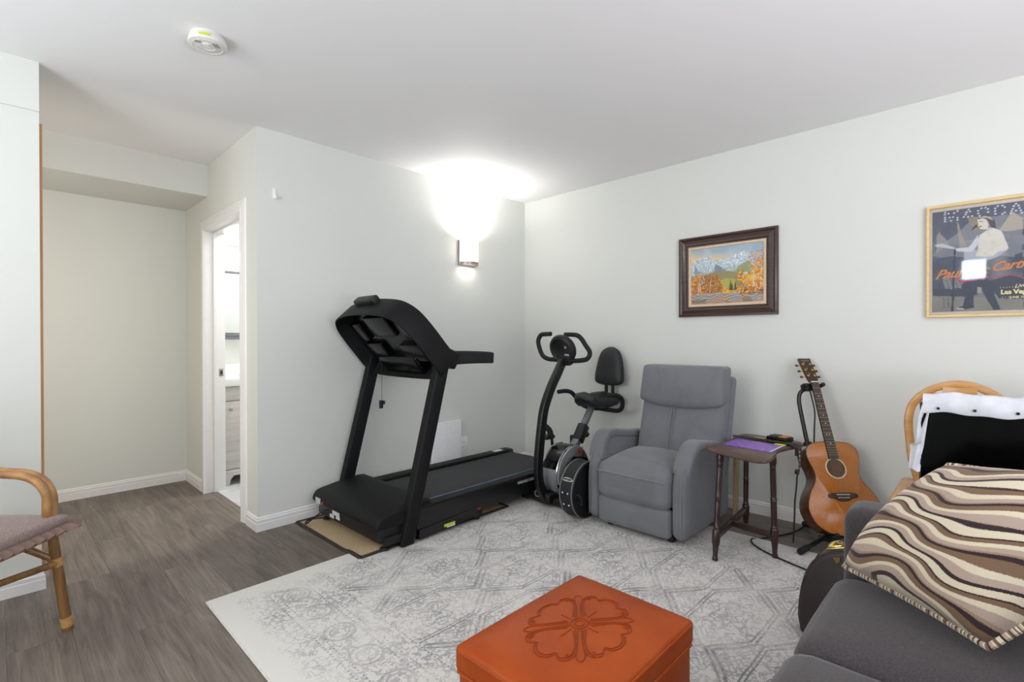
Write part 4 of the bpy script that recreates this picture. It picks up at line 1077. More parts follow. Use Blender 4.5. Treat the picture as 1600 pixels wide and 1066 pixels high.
# ------------------------------------------------------------------ guitar case on its side behind the sofa
gc = thing('guitar_case', 'dark brown guitar case with brass latch standing on edge behind the sofa arm', 'case', (0.0, 2.17, 0.012))
co = [(-0.500, 0.03), (-0.511, 0.052), (-0.517, 0.10), (-0.510, 0.18), (-0.497, 0.242), (-0.478, 0.291), (-0.455, 0.323), (-0.424, 0.350), (-0.398, 0.364), (-0.36, 0.376), (-0.29, 0.374), (-0.20, 0.327), (-0.12, 0.312), (-0.02, 0.322), (0.06, 0.327), (0.14, 0.30), (0.19, 0.235), (0.24, 0.215), (0.62, 0.205), (0.66, 0.19), (0.66, 0.12), (0.62, 0.105), (0.24, 0.10), (0.19, 0.07), (0.14, 0.03), (0.04, 0.014), (-0.05, 0.02), (-0.20, 0.018), (-0.32, 0.0135), (-0.42, 0.018)]
cp_ = sm2(co, 4)
cc_ = (-0.1, 0.18)
def cof(k, y): return [(cc_[0] + (a - cc_[0]) * k, y, cc_[1] + (b - cc_[1]) * k) for a, b in cp_]
MB().loft([cof(0.96, 2.098), cof(0.99, 2.101), cof(1.0, 2.108), cof(1.0, 2.135)]).build('lid', M['case_brown'], gc, angle=50)
MB().loft([cof(0.998, 2.135), cof(0.998, 2.235), cof(0.985, 2.245)]).build('shell', M['case_band'], gc, angle=50)
for y in (2.112, 2.236):
    MB().tube(cof(1.002, y), 0.0042, 6, closed=True).build('edge_binding', M['mat_edge'], gc)
lt = MB().rbox((-0.445, 2.125, 0.0), (-0.385, 2.195, 0.006), 0.003, 1)
lx = axes((-0.405, 2.172, 0.361), Vector((0.93, 0, 0.36)).normalized(), (0, 1, 0), Vector((-0.36, 0, 0.93)).normalized())
lt = MB().rbox((-0.032, -0.034, 0.0), (0.032, 0.034, 0.005), 0.002, 1).rbox((-0.022, -0.026, 0.004), (0.022, 0.012, 0.012), 0.004, 2).tube(sm([(-0.02, -0.02, 0.010), (0, -0.006, 0.018), (0.02, -0.018, 0.012), (0.012, 0.02, 0.012), (-0.014, 0.016, 0.012)], 5, True), 0.004, 8, closed=True)
lt.build('latch', M['brass'], gc, X=lx, label='brass latch on the rim')
MB().prism([(-0.405, 0.346), (-0.383, 0.354), (-0.383, 0.336), (-0.394, 0.328)], 2.092, 2.099, 1).build('latch_catch', M['brass'], gc)

# ------------------------------------------------------------------ wooden bow-back chair
wc = thing('wooden_chair', 'honey wooden bow-back chair by the right wall behind the sofa', 'chair', (-0.09, 2.9, 0))
bowp = [(-0.235, 3.02, 0.45), (-0.262, 3.03, 0.56), (-0.272, 3.04, 0.65), (-0.278, 3.045, 0.73), (-0.270, 3.05, 0.80), (-0.245, 3.05, 0.85), (-0.205, 3.055, 0.889), (-0.15, 3.06, 0.917), (-0.095, 3.06, 0.927)]
bowp = bowp + [(-0.19 - a, b, c_) for a, b, c_ in reversed(bowp[:-1])]
MB().tube(sm(bowp, 5), 1.0, sec=rect(0.0165, 0.0125, 0.006), upv=(1, 0, 0)).build('bow', M['beech'], wc)
MB().prism([(-0.125, 0.46), (-0.065, 0.46), (-0.045, 0.75), (-0.035, 0.912), (-0.155, 0.912), (-0.145, 0.75)], 3.045, 3.057, 1).build('splat', M['beech'], wc, bevel=0.002)
for x0, x1, z1 in ((-0.20, -0.232, 0.848), (-0.165, -0.185, 0.893), (-0.025, -0.005, 0.893), (0.01, 0.042, 0.848)):
    MB().tube([(x0, 3.02, 0.455), (x1, 3.052, z1)], 0.007, 8).build('spindle', M['beech'], wc)
def seatw(x, y, z): return (x, y, z)
MB().rbox((-0.305, 2.62, 0.430), (0.115, 3.06, 0.466), 0.017, 4, (0.0, 0.02, 0)).build('seat', M['beech'], wc)
for x, y, dx, dy in ((-0.24, 2.70, -0.03, -0.03), (0.05, 2.70, 0.03, -0.03), (-0.22, 3.0, -0.03, 0.05), (0.03, 3.0, 0.03, 0.05)):
    MB().tube([(x, y, 0.435), (x + dx * 0.5, y + dy * 0.5, 0.22), (x + dx, y + dy, 0.0125 if y < 2.9 else 0.001)], [0.016, 0.019, 0.012], 12).build('leg', M['beech'], wc)
MB().tube([(-0.255, 2.685, 0.2), (-0.235, 3.025, 0.2)], 0.009, 8).build('stretcher', M['beech'], wc)
MB().tube([(0.065, 2.685, 0.2), (0.045, 3.025, 0.2)], 0.009, 8).build('stretcher', M['beech'], wc)

# monitor on the chair seat and its dust cover
mo = thing('monitor', 'black flat screen monitor standing on the wooden chair under a white cover', 'monitor', (0.1, 2.72, 0.467))
lean = axes((0.10, 2.70, 0.467), (1, 0, 0), Vector((0, 0.12, 0.993)).normalized(), Vector((0, -0.993, 0.12)).normalized())
MB().rbox((-0.312, 0.012, -0.03), (0.325, 0.40, 0.0), 0.006, 2).build('housing', M['black'], mo, X=lean)
MB().box((-0.306, 0.02, 0.0), (0.318, 0.394, 0.0012)).build('screen', M['screen'], mo, X=lean)
MB().rbox((-0.12, 0.0, -0.06), (0.12, 0.014, 0.03), 0.005, 1).build('stand_base', M['black'], mo, X=lean)
dc = thing('dust_cover', 'white cloth cover with dark snaps rolled over the top of the black monitor', 'cover', (0.1, 2.75, 0.467))
def wav(x, s_): return 0.004 * math.sin(x * 23 + s_) + 0.003 * math.sin(x * 51 + s_ * 2)
band = MB()
secs = [(-0.045, 0.30), (-0.05, 0.39), (-0.035, 0.432), (-0.005, 0.442), (0.014, 0.430), (0.016, 0.40), (0.014, 0.362), (0.009, 0.358), (0.007, 0.40), (0.004, 0.425), (-0.010, 0.434), (-0.03, 0.425), (-0.042, 0.39), (-0.040, 0.30)]
rings = []
for k in range(41):
    x = -0.302 + 0.645 * k / 40
    s_ = 0.0 if k else 0.0
    rings.append([(x, b + wav(x, c_ * 40) * (1 if b > 0.35 else 0.5) + 0.012 * (x + 0.3) / 0.6 * (1 if b > 0.38 else 0.35), c_ + wav(x, b * 9) * 0.8) for c_, b in secs])
band.loft(rings)
bnd = band.build('folded_band', M['white_cloth'], dc, X=lean, angle=60)
for x in (-0.252, -0.140, -0.018, 0.105, 0.23):
    MB().lathe([(0, 0), (0.0058, 0), (0.0058, 0.003), (0, 0.0035)], 12, Matrix.Translation((x, 0.378 + 0.012 * (x + 0.3) / 0.6 * 0.35, 0.0165 + wav(x, 0.38 * 9) * 0.8))).build('snap', M['gloss_black'], bnd, X=lean)
# left drape in loose folds
def drape(u, v_):
    # v 0 top .. 1 bottom ; u 0 outer .. 1 inner edge
    z = 0.405 - 0.30 * v_
    xo = -0.302 - 0.022 * v_ - 0.008 * math.sin(min(1, v_ * 1.4) * math.pi) - (0.024 if 0.60 < v_ < 0.99 else 0.0)
    xi = -0.276 - 0.034 * v_
    c_ = 0.006 + 0.010 * math.sin(u * 7 + v_ * 5) * (1 - 0.3 * u) + 0.014 * abs(math.sin(v_ * 9 + u * 2)) * (1 - u) - 0.008 * (1 - u)
    return (xo + (xi - xo) * u, z, c_)
MB().grid(drape, 10, 30).build('side_drape', M['white_cloth'], dc, X=lean, solid=0.0015, fix=False, angle=35)

# ------------------------------------------------------------------ sofa (long side runs along y, its back out of frame)
sf = thing('sofa', 'charcoal grey fabric sofa in the near right corner beside the ottoman', 'sofa', (0.05, 1.2, 0.0))
SX = -0.315
MB().rbox((SX + 0.02, 0.35, 0.06), (0.62, 1.76, 0.30), 0.03, 4).build('base', M['sofa'], sf)
def farm(x, y, z): return (x, y, z)
MB().rbox((SX - 0.002, 1.745, 0.055), (0.66, 1.925, 0.632), 0.045, 5, (0.0, 0.008, 0.006)).build('arm', M['sofa'], sf)
MB().rbox((SX - 0.002, 0.16, 0.055), (0.66, 0.34, 0.632), 0.045, 5, (0.0, 0.008, 0.006)).build('arm', M['sofa'], sf)
MB().rbox((SX - 0.012, 1.255, 0.285), (0.50, 1.742, 0.448), 0.05, 8, (0.012, 0.004, 0.022)).build('seat_cushion', M['sofa'], sf)
MB().rbox((SX - 0.016, 0.36, 0.285), (0.50, 1.262, 0.452), 0.055, 8, (0.012, 0.004, 0.026)).build('seat_cushion', M['sofa'], sf)
MB().rbox((0.46, 0.30, 0.28), (0.68, 1.80, 0.80), 0.07, 5).build('backrest', M['sofa'], sf)
for x in (SX + 0.07, 0.58):
    for y in (0.24, 1.85):
        MB().lathe([(0, 0.0), (0.02, 0.0), (0.028, 0.058), (0, 0.06)], 12, Matrix.Translation((x, y, 0.0125))).build('foot', M['mahog'], sf)

# striped pillow leaning on the arm
A0, B0, C0, D0 = Vector((-0.300, 1.700, 0.478)), Vector((0.000, 1.415, 0.500)), Vector((0.30, 1.50, 0.86)), Vector((-0.075, 1.760, 0.80))
pn = (B0 - A0).cross(D0 - A0).normalized()
if pn.y > 0: pn = -pn
def prof_(s_): return max(0.0, 1 - s_ * s_) ** 0.42
NU = 28
def pil(side):
    def f(u, v_):
        s_, t_ = 2 * u - 1, 2 * v_ - 1
        # sides bow in a little between the corners
        k = 1 + 0.03 * (1 - t_ * t_)
        l = 1 - 0.06 * (1 - s_ * s_) * (1 if t_ < 0 else -0.3)
        uu, vv2 = 0.5 + 0.5 * s_ * k, 0.5 + 0.5 * t_ * l
        p = (A0 * (1 - uu) + B0 * uu) * (1 - vv2) + (D0 * (1 - uu) + C0 * uu) * vv2
        th_ = (0.115 if side > 0 else 0.05) * prof_(s_) * prof_(t_)
        th_ += side * 0.004 * math.sin(5 * s_ + 2 * t_) * prof_(s_) * prof_(t_)
        sagp = 0.02 * (1 - s_ * s_)
        return tuple(p + pn * (th_ * side) - Vector((0, 0, sagp * 0.3)))
    return f
pmb = MB()
pmb.grid(pil(1), NU, NU); n1_ = len(pmb.v); pmb.grid(pil(-1), NU, NU)
pmb.uv = [((i % (NU + 1)) / NU, (i // (NU + 1)) / NU) for i in range(n1_)] * 2
plw = pmb.build('throw_pillow', M['stripes'], angle=80, fix=False)
me_ = plw.data
bm = bmesh.new(); bm.from_mesh(me_); bmesh.ops.remove_doubles(bm, verts=bm.verts, dist=0.0004); bmesh.ops.recalc_face_normals(bm, faces=bm.faces); bm.to_mesh(me_); bm.free()
tag(plw, 'large brown and cream wavy striped pillow leaning on the sofa arm', 'pillow')
ed_ = [pil(1)(i / NU, 0) for i in range(NU)] + [pil(1)(1, i / NU) for i in range(NU)] + [pil(1)(1 - i / NU, 1) for i in range(NU)] + [pil(1)(0, 1 - i / NU) for i in range(NU)]
pipe = MB().tube(ed_, 0.0075, 8, closed=True)
pipe.uv = [(0.3 + 0.4 * (i // 8) / 112, (i // 8) * 0.11) for i in range(len(pipe.v))]
pipe.build('piping', M['stripes'], plw)

# ------------------------------------------------------------------ ottoman
ot = thing('ottoman', 'square russet leather ottoman with tooled flower on top standing on the rug', 'ottoman', (-0.739, 1.011, 0.012))
OX0, OX1, OY0, OY1, OZ = -0.925, -0.553, 0.76, 1.262, 0.405
MB().rbox((OX0 + 0.006, OY0 + 0.006, 0.02), (OX1 - 0.006, OY1 - 0.006, OZ - 0.058), 0.012, 4).build('body', M['leather'], ot)
def lidf(x, y, z):
    if z > OZ - 0.02:
        u_ = (x - (OX0 + OX1) / 2) / ((OX1 - OX0) / 2); v2 = (y - (OY0 + OY1) / 2) / ((OY1 - OY0) / 2)
        z += 0.022 * (1 - abs(u_) ** 3) * (1 - abs(v2) ** 3)
    return (x, y, z)
MB().rbox((OX0, OY0, OZ - 0.062), (OX1, OY1, OZ), 0.012, 10, (0, 0, 0), lidf).build('lid', M['leather'], ot)
def hemring(z, o_): return [(OX0 - o_, OY0 - o_, z), (OX1 + o_, OY0 - o_, z), (OX1 + o_, OY1 + o_, z), (OX0 - o_, OY1 + o_, z)]
for z in (OZ - 0.060, OZ - 0.010):
    pth = []
    h4 = hemring(z, -0.0025)
    for i in range(4):
        a, b = Vector(h4[i]), Vector(h4[(i + 1) % 4])
        pth += [a.lerp(b, q) for q in (0.03, 0.06, 0.5, 0.94, 0.97)]
    MB().tube(pth, 0.0045, 8, closed=True).build('welt', M['leather'], ot)
for x in (OX0 + 0.05, OX1 - 0.05):
    for y in (OY0 + 0.05, OY1 - 0.05):
        MB().lathe([(0, 0), (0.018, 0), (0.02, 0.01), (0, 0.01)], 12, Matrix.Translation((x, y, 0.0125))).build('foot', M['mahog'], ot)
OCx, OCy = -0.737, 1.008
def topz(x, y): return lidf(x, y, OZ)[2] + 0.0002
flw = MB()
def stroke(pts, r=0.0017, closed=False):
    flw.tube([(OCx + a, OCy + b, topz(OCx + a, OCy + b)) for a, b in pts], r, 6, closed=closed)
for k in range(4):
    a0 = R(90 * k)
    ell = 1.22 if k % 2 else 1.0
    def rot(a, b, a0=a0): 
        x, y = a * math.cos(a0) - b * math.sin(a0), a * math.sin(a0) + b * math.cos(a0)
        return (x * 0.86, y * 1.12)
    for k2 in (1.0, 0.88):
        pet_ = [(0.028, 0.012), (0.060, 0.050), (0.088, 0.072), (0.112, 0.074), (0.126, 0.055), (0.118, 0.036), (0.134, 0.024), (0.142, 0.0)]
        pet_ = pet_ + [(a, -b) for a, b in reversed(pet_[:-1])]
        pet_ = [((a - 0.08) * k2 + 0.08, b * k2) for a, b in pet_]
        stroke([rot(p[0], p[1]) for p in sm([(a, b, 0) for a, b in pet_], 4)])
    stroke([rot(0.03, 0.0), rot(0.065, 0.0)]); 
    # stem towards the corner with a curled tip
    a1_ = a0 + R(45)
    def rot2(a, b, a1_=a1_):
        x, y = a * math.cos(a1_) - b * math.sin(a1_), a * math.sin(a1_) + b * math.cos(a1_)
        return (x * 0.86, y * 1.12)
    for s_ in (-1, 1):
        stroke([rot2(p[0], p[1]) for p in sm([(0.025, s_ * 0.004, 0), (0.08, s_ * 0.006, 0), (0.112, s_ * 0.012, 0), (0.128, s_ * 0.026, 0), (0.122, s_ * 0.036, 0), (0.113, s_ * 0.030, 0)], 4)])
    stroke([rot2(p[0], p[1]) for p in sm([(0.112, 0.010, 0), (0.130, 0.010, 0), (0.142, 0.0, 0), (0.130, -0.010, 0), (0.112, -0.010, 0)], 3)])
for r_ in (0.012, 0.022):
    stroke([(r_ * 0.9 * math.cos(a), r_ * 1.1 * math.sin(a)) for a in np.linspace(0, 2 * math.pi, 20, endpoint=False)], 0.0022, True)
flw.build('tooled_flower', M['leather_line'], ot, label='raised flower pattern tooled in the leather')
# ------------------------------------------------------------------ flat pictures: painted per vertex on a fine sheet
class Paint:
    def __init__(s, w, h, step, bg):
        s.nx, s.ny = int(round(w / step)), int(round(h / step)); s.w, s.h = w, h
        s.U, s.V = np.meshgrid(np.linspace(0, w, s.nx + 1), np.linspace(0, h, s.ny + 1))
        s.c = np.zeros(s.U.shape + (3,)); s.c[:] = lin(bg)
    def noise(s, sc, seed):
        r = np.random.default_rng(seed); gx, gy = int(s.w * sc) + 3, int(s.h * sc) + 3
        g = r.random((gy, gx)); x, y = s.U * sc, s.V * sc; i, j = x.astype(int), y.astype(int); fx, fy = x - i, y - j
        fx, fy = fx * fx * (3 - 2 * fx), fy * fy * (3 - 2 * fy)
        return (g[j, i] * (1 - fx) + g[j, i + 1] * fx) * (1 - fy) + (g[j + 1, i] * (1 - fx) + g[j + 1, i + 1] * fx) * fy
    def put(s, mask, col, a=1.0):
        k = (mask * a)[..., None]; s.c = s.c * (1 - k) + np.array(lin(col)) * k
    def poly(s, pts, col, a=1.0, wob=0.0, seed=1):
        U, V = s.U, s.V
        if wob:
            U = U + (s.noise(30, seed) - 0.5) * wob; V = V + (s.noise(30, seed + 1) - 0.5) * wob
        ins = np.zeros(U.shape, bool); n = len(pts)
        for i in range(n):
            (x0, y0), (x1, y1) = pts[i], pts[(i + 1) % n]
            if y0 == y1: continue
            c_ = ((y0 > V) != (y1 > V)) & (U < (x1 - x0) * (V - y0) / (y1 - y0) + x0)
            ins ^= c_
        s.put(ins.astype(float), col, a); return ins
    def ell(s, cx, cy, rx, ry, col, a=1.0):
        s.put((((s.U - cx) / rx) ** 2 + ((s.V - cy) / ry) ** 2 < 1).astype(float), col, a)
    def line(s, p, q, w, col, a=1.0):
        d = np.array(q, float) - p; L2 = (d * d).sum() + 1e-12
        t_ = np.clip(((s.U - p[0]) * d[0] + (s.V - p[1]) * d[1]) / L2, 0, 1)
        s.put((np.hypot(s.U - p[0] - t_ * d[0], s.V - p[1] - t_ * d[1]) < w / 2).astype(float), col, a)
    def build(s, name, mat, org, parent):
        """sheet in the xz plane facing -y with its lower left corner at org"""
        mb = MB(); nx = s.nx + 1
        mb.v = [(org[0] + u, org[1], org[2] + v_) for u, v_ in zip(s.U.ravel(), s.V.ravel())]
        mb.f = [(j * nx + i, j * nx + i + 1, (j + 1) * nx + i + 1, (j + 1) * nx + i) for j in range(s.ny) for i in range(s.nx)]
        o = mb.build(name, mat, parent, fix=False)
        at = o.data.color_attributes.new('paint', 'FLOAT_COLOR', 'POINT')
        at.data.foreach_set('color', np.concatenate([s.c.reshape(-1, 3), np.ones((s.c.shape[0] * s.c.shape[1], 1))], 1).ravel().astype(np.float32))
        return o

def frame(name, x0, x1, z0, z1, profile, mat, parent, y=YB):
    """mitred picture frame; profile = (inset, depth from the wall)"""
    rings = []
    for cx, cz, sx_, sz_ in ((x0, z0, 1, 1), (x1, z0, -1, 1), (x1, z1, -1, -1), (x0, z1, 1, -1)):
        rings.append([(cx + sx_ * i_, y - d_, cz + sz_ * i_) for i_, d_ in profile])
    return MB().loft(rings, False, True).build(name, mat, parent, angle=25)

# autumn mountain painting
pa = thing('framed_painting', 'framed oil painting of snowy mountains and orange autumn trees in a dark frame', 'painting', (-1.28, YB - 0.012, 1.57))
frame('frame', -1.607, -0.955, 1.291, 1.849, [(0, 0), (0, 0.020), (0.004, 0.026), (0.014, 0.028), (0.020, 0.022), (0.026, 0.019), (0.046, 0.026), (0.056, 0.024), (0.062, 0.014), (0.070, 0.012), (0.072, 0.006)], M['frame_dark'], pa)
frame('liner', -1.535, -1.027, 1.363, 1.777, [(-0.004, 0.004), (-0.002, 0.0135), (0.004, 0.0145), (0.013, 0.0125), (0.016, 0.006), (0.017, 0.003)], M['liner'], pa)
W_, H_ = 0.478, 0.386
P_ = Paint(W_, H_, 0.0022, '9fb2bd')
sU, sV = P_.U / W_, P_.V / H_
P_.put(np.clip(1.2 - np.abs(sV - 0.78) * 6 - sU * 0.9, 0, 1), 'ecc98e', 0.95)
P_.put(np.clip(P_.noise(18, 3) * 1.6 - 0.7, 0, 1) * (sV > 0.8), 'c9d3d6', 0.6)
P_.put(np.clip((sV - 0.82) * 5, 0, 1) * np.clip(sU * 1.4, 0.3, 1), '8fabc0', 0.75)
def sc_(pts): return [(a * W_, b * H_) for a, b in pts]
ml = sc_([(0, 0.5), (0, 0.76), (0.06, 0.78), (0.12, 0.83), (0.18, 0.82), (0.24, 0.845), (0.30, 0.80), (0.335, 0.745), (0.37, 0.775), (0.42, 0.77), (0.46, 0.79), (0.52, 0.775), (0.58, 0.79), (0.62, 0.85), (0.68, 0.86), (0.73, 0.895), (0.79, 0.86), (0.85, 0.75), (0.9, 0.6), (0.9, 0.5)])
P_.poly(ml, 'dfe6ea', 1, 0.006)
nz = P_.noise(60, 5) * 0.5 + P_.noise(140, 6) * 0.5
diag = np.sin((sU * 1.2 + sV * 0.7) * 30 + nz * 8)
inside = (sV > 0.5) & (np.interp(sU.ravel(), [a / W_ for a, b in ml[1:-1]], [b / H_ for a, b in ml[1:-1]]).reshape(sU.shape) > sV)
P_.put(inside * (diag > 0.55), '8ea4b8', 0.75)
P_.put(inside * (diag < -0.72), '66788c', 0.6)
P_.put(inside * np.clip((0.72 - sV) * 5, 0, 1) * (nz > 0.42), '8fa08f', 0.8)
P_.poly(sc_([(0.33, 0.53), (0.36, 0.70), (0.40, 0.68), (0.50, 0.57), (0.52, 0.52)]), '7b7d85', 0.85, 0.006, 4)
P_.poly(sc_([(0.03, 0.55), (0.05, 0.70), (0.12, 0.60), (0.2, 0.55)]), '6e8791', 0.7, 0.01, 8)
P_.poly(sc_([(0.62, 0.53), (0.66, 0.62), (0.8, 0.70), (0.86, 0.6), (0.86, 0.5)]), '8f9a55', 0.85, 0.012, 9)
P_.poly(sc_([(0.2, 0.2), (0.2, 0.52), (0.34, 0.55), (0.52, 0.56), (0.7, 0.52), (0.8, 0.2)]), '93895f', 1, 0.006, 11)
P_.poly(sc_([(0.38, 0.2), (0.40, 0.40), (0.5, 0.44), (0.62, 0.42), (0.66, 0.2)]), 'b4a84f', 0.9, 0.01, 12)
P_.put((sV < 0.17).astype(float), '8c857e', 1)
wt = np.sin(sV * 130 + P_.noise(22, 13) * 14)
P_.put((sV < 0.17) * (wt > 0.3), 'b9b7b2', 0.7)
P_.put((sV < 0.15) * (P_.noise(22, 14) > 0.62) * (wt < 0.3), 'b5713a', 0.8)
P_.put((sV < 0.08) * (P_.noise(16, 15) > 0.5), '7c6a49', 0.7)
prn = random.Random(3)
def dabs(n, s0, s1, t0, t1, cols, r0, r1, dens=None):
    for _ in range(n):
        a, b = prn.uniform(s0, s1), prn.uniform(t0, t1)
        if dens and not dens(a, b): continue
        r_ = prn.uniform(r0, r1); P_.ell(a * W_, b * H_, r_, r_ * prn.uniform(0.6, 1.0), prn.choice(cols), 0.9)
rust = ['a9622c', '8f4f28', 'c47a2b', 'd1922f', '7c4a2a', 'b5702e']
gold = ['e0a32c', 'd98f22', 'c9741f', 'e8b23a', 'b7631f', 'f0c04a']
dabs(330, 0.0, 0.23, 0.18, 0.54, rust + gold[:3], 0.003, 0.009, lambda a, b: b < 0.54 - 0.9 * abs(a - 0.11) ** 1.4)
dabs(300, 0.21, 0.45, 0.18, 0.52, rust, 0.003, 0.008, lambda a, b: b < 0.53 - 2.2 * abs(a - 0.32) ** 1.5 - (0.1 if a > 0.41 else 0))
dabs(120, 0.46, 0.72, 0.17, 0.28, gold, 0.003, 0.008)
for cx, h0 in ((0.565, 0.42), (0.585, 0.36), (0.63, 0.38)):
    P_.poly(sc_([(cx - 0.022, 0.22), (cx, h0), (cx + 0.022, 0.22)]), '3f4a3a', 0.95, 0.006, 20)
dabs(120, 0.66, 0.77, 0.32, 0.56, gold[2:] + rust[:2], 0.003, 0.008, lambda a, b: ((a - 0.715) / 0.05) ** 2 + ((b - 0.44) / 0.12) ** 2 < 1)
dabs(420, 0.74, 1.0, 0.16, 0.70, gold, 0.003, 0.010, lambda a, b: b < 0.40 + (a - 0.74) * 1.6)
dabs(120, 0.80, 1.0, 0.60, 0.86, ['b8573a', 'c9744f', 'a8603c', 'd98a52', 'b9a79a'], 0.002, 0.005)
dabs(90, 0.70, 1.0, 0.14, 0.26, rust + ['5d3a22'], 0.003, 0.008)
for a, b, c_, d_ in ((0.10, 0.18, 0.12, 0.42), (0.15, 0.17, 0.13, 0.38), (0.27, 0.2, 0.29, 0.40), (0.90, 0.2, 0.87, 0.36), (0.93, 0.22, 0.90, 0.33), (0.955, 0.2, 0.97, 0.5), (0.86, 0.2, 0.88, 0.55)):
    P_.line((a * W_, b * H_), (c_ * W_, d_ * H_), 0.0028, 'e9dcc8', 0.8)
P_.line((0.93 * W_, 0.055 * H_), (0.95 * W_, 0.045 * H_), 0.003, 'e9dcc8', 0.9)
P_.build('canvas', M['oil'], (-1.520, YB - 0.0065, 1.377), pa)

# concert poster
po = thing('framed_poster', 'concert poster in a pale wood frame at the far right of the wall', 'poster', (0.15, YB - 0.012, 1.53))
PX0, PX1, PZ0, PZ1 = -0.238, 0.560, 1.246, 1.826
frame('frame', PX0, PX1, PZ0, PZ1, [(0, 0), (0, 0.024), (0.002, 0.027), (0.010, 0.027), (0.013, 0.024), (0.013, 0.013)], M['frame_pale'], po)
MB().box((PX0 + 0.006, YB - 0.009, PZ0 + 0.006), (PX1 - 0.006, YB - 0.004, PZ1 - 0.006)).build('mat_board', M['matboard'], po)
AX, AZ, AW, AH = 0.0235, 0.028, 0.751, 0.523
Q = Paint(AW, AH, 0.0026, '434b60')
PD = {
    'haze': [(44, 363), (140, 445), (192, 505), (274, 491), (359, 491), (359, 283), (24, 323)],
    'beam1': [(120, 480), (127, 479), (154, 349), (130, 352)],
    'beam2': [(163, 507), (199, 498), (204, 435), (181, 426)],
    'beam3': [(270, 425), (317, 498), (359, 470), (359, 417), (296, 409)],
    'beam4': [(44, 427), (56, 445), (97, 369), (68, 366), (39, 331)],
    'shirt': [(204, 407), (233, 431), (253, 437), (283, 417), (302, 351), (307, 329), (294, 319), (270, 316), (253, 296), (190, 303), (199, 349)],
    'arm': [(112, 351), (163, 351), (199, 408), (206, 379), (177, 327), (121, 336)],
    'neck': [(34, 380), (59, 384), (112, 357), (112, 348), (68, 360), (37, 370)],
    'face': [(197, 486), (215, 490), (230, 480), (237, 454), (235, 433), (222, 432), (206, 438), (199, 457)],
    'hair': [(195, 489), (208, 502), (226, 504), (244, 498), (256, 476), (264, 435), (246, 439), (237, 467), (228, 483), (215, 490)],
    'hairlight': [(199, 495), (222, 502), (246, 493), (255, 473), (248, 477), (230, 492), (208, 493)],
    'mouth': [(201, 451), (213, 454), (212, 448), (204, 446)],
    'mic': [(173, 438), (190, 462), (197, 461), (197, 453), (178, 436)],
    'necks': [(231, 434), (244, 441), (253, 434), (233, 421)],
    'floor': [(24, 114), (359, 84), (359, 21), (24, 28)],
    'dark1': [(24, 152), (149, 143), (154, 103), (24, 114)],
    'torso': [(149, 340), (303, 321), (268, 290), (229, 275), (222, 187), (144, 180)],
    'legs': [(144, 180), (222, 187), (255, 171), (259, 100), (280, 31), (255, 32), (222, 105), (212, 139), (198, 143), (196, 107), (183, 108), (184, 51), (149, 43), (142, 53), (152, 100), (139, 141)],
    'shoe': [(139, 53), (184, 55), (186, 46), (147, 38), (119, 43), (122, 49)],
    'sole': [(119, 48), (147, 43), (147, 38), (119, 42)],
    'stand': [(108, 346), (115, 345), (108, 30), (98, 30)],
    'amp1': [(63, 208), (101, 204), (102, 143), (73, 149)],
    'amp2': [(109, 204), (142, 201), (142, 147), (109, 150)],
    'right1': [(323, 299), (359, 305), (359, 254), (328, 264)],
    'right2': [(227, 174), (314, 198), (359, 182), (359, 81), (273, 86), (245, 146)],
    'kick': [(197, 148), (213, 147), (213, 117), (197, 118)],
    'swoosh': [(119, 199), (124, 182), (149, 183), (188, 183), (222, 192), (269, 193), (310, 199), (337, 193), (359, 179)],
    'swoosh2': [(129, 212), (124, 196), (134, 178), (147, 174), (159, 183)],
    'dots': [(74, 543), (73, 532), (74, 518), (74, 507), (74, 497), (87, 535), (109, 535), (122, 543), (92, 514), (105, 515), (122, 508), (122, 497), (97, 497), (163, 542), (169, 532), (156, 530), (153, 519), (146, 508), (162, 506), (176, 508), (199, 531), (199, 516), (204, 505), (211, 540), (226, 541), (235, 532), (235, 517), (269, 540), (261, 531), (259, 518), (261, 504), (285, 540), (294, 531), (285, 499), (294, 505), (332, 540), (325, 530), (341, 530), (321, 518), (344, 517), (318, 508), (332, 506), (348, 505), (314, 497), (352, 494)]}
def pp_(k): return [(a / 1000 - AX, b / 1000 - AZ) for a, b in PD[k]]
nq = Q.noise(30, 31) * 0.6 + Q.noise(90, 32) * 0.4
Q.put(np.clip(nq * 1.4 - 0.4, 0, 1), '59627a', 0.7)
Q.poly(pp_('haze'), '8b8e98', 0.75, 0.02, 33)
Q.put(np.clip(Q.noise(12, 34) * 2 - 1.0, 0, 1) * (Q.V < 0.36), 'b3b3b5', 0.5)
for k, c_, a in (('beam1', 'b3a692', 0.7), ('beam2', '98886f', 0.8), ('beam3', 'bdb2a0', 0.85), ('beam4', 'a79f93', 0.7), ('right1', '39415a', 0.9)):
    Q.poly(pp_(k), c_, a, 0.012, 35)
Q.poly(pp_('floor'), '8f8c85', 1, 0.003, 36)
Q.put((Q.V < 0.09) * np.clip(Q.noise(14, 37) - 0.3, 0, 1), '6f6c68', 0.8)
Q.poly(pp_('dark1'), '3a4154', 1, 0.004, 38)
Q.poly([(0.335, 0.05), (AW, 0.03), (AW, 0.30), (0.40, 0.26), (0.33, 0.20)], '3c4459', 0.7, 0.02, 41)
Q.poly(pp_('right2'), '333a4f', 0.95, 0.004, 39)
for k in ('amp1', 'amp2'):
    ins = Q.poly(pp_(k), '2e3444', 1)
    Q.put(ins * (((Q.U + Q.V * 0.9) * 1000) % 9 < 4), 'b9bcc4', 0.9)
Q.poly(pp_('torso'), 'bfc3cf', 0.85, 0.006, 40)
Q.poly(pp_('legs'), '353c52', 1, 0.003, 42); Q.poly(pp_('kick'), 'a9a49a', 1)
Q.poly(pp_('shoe'), '2c3040', 1); Q.poly(pp_('sole'), 'd9d2c4', 1)
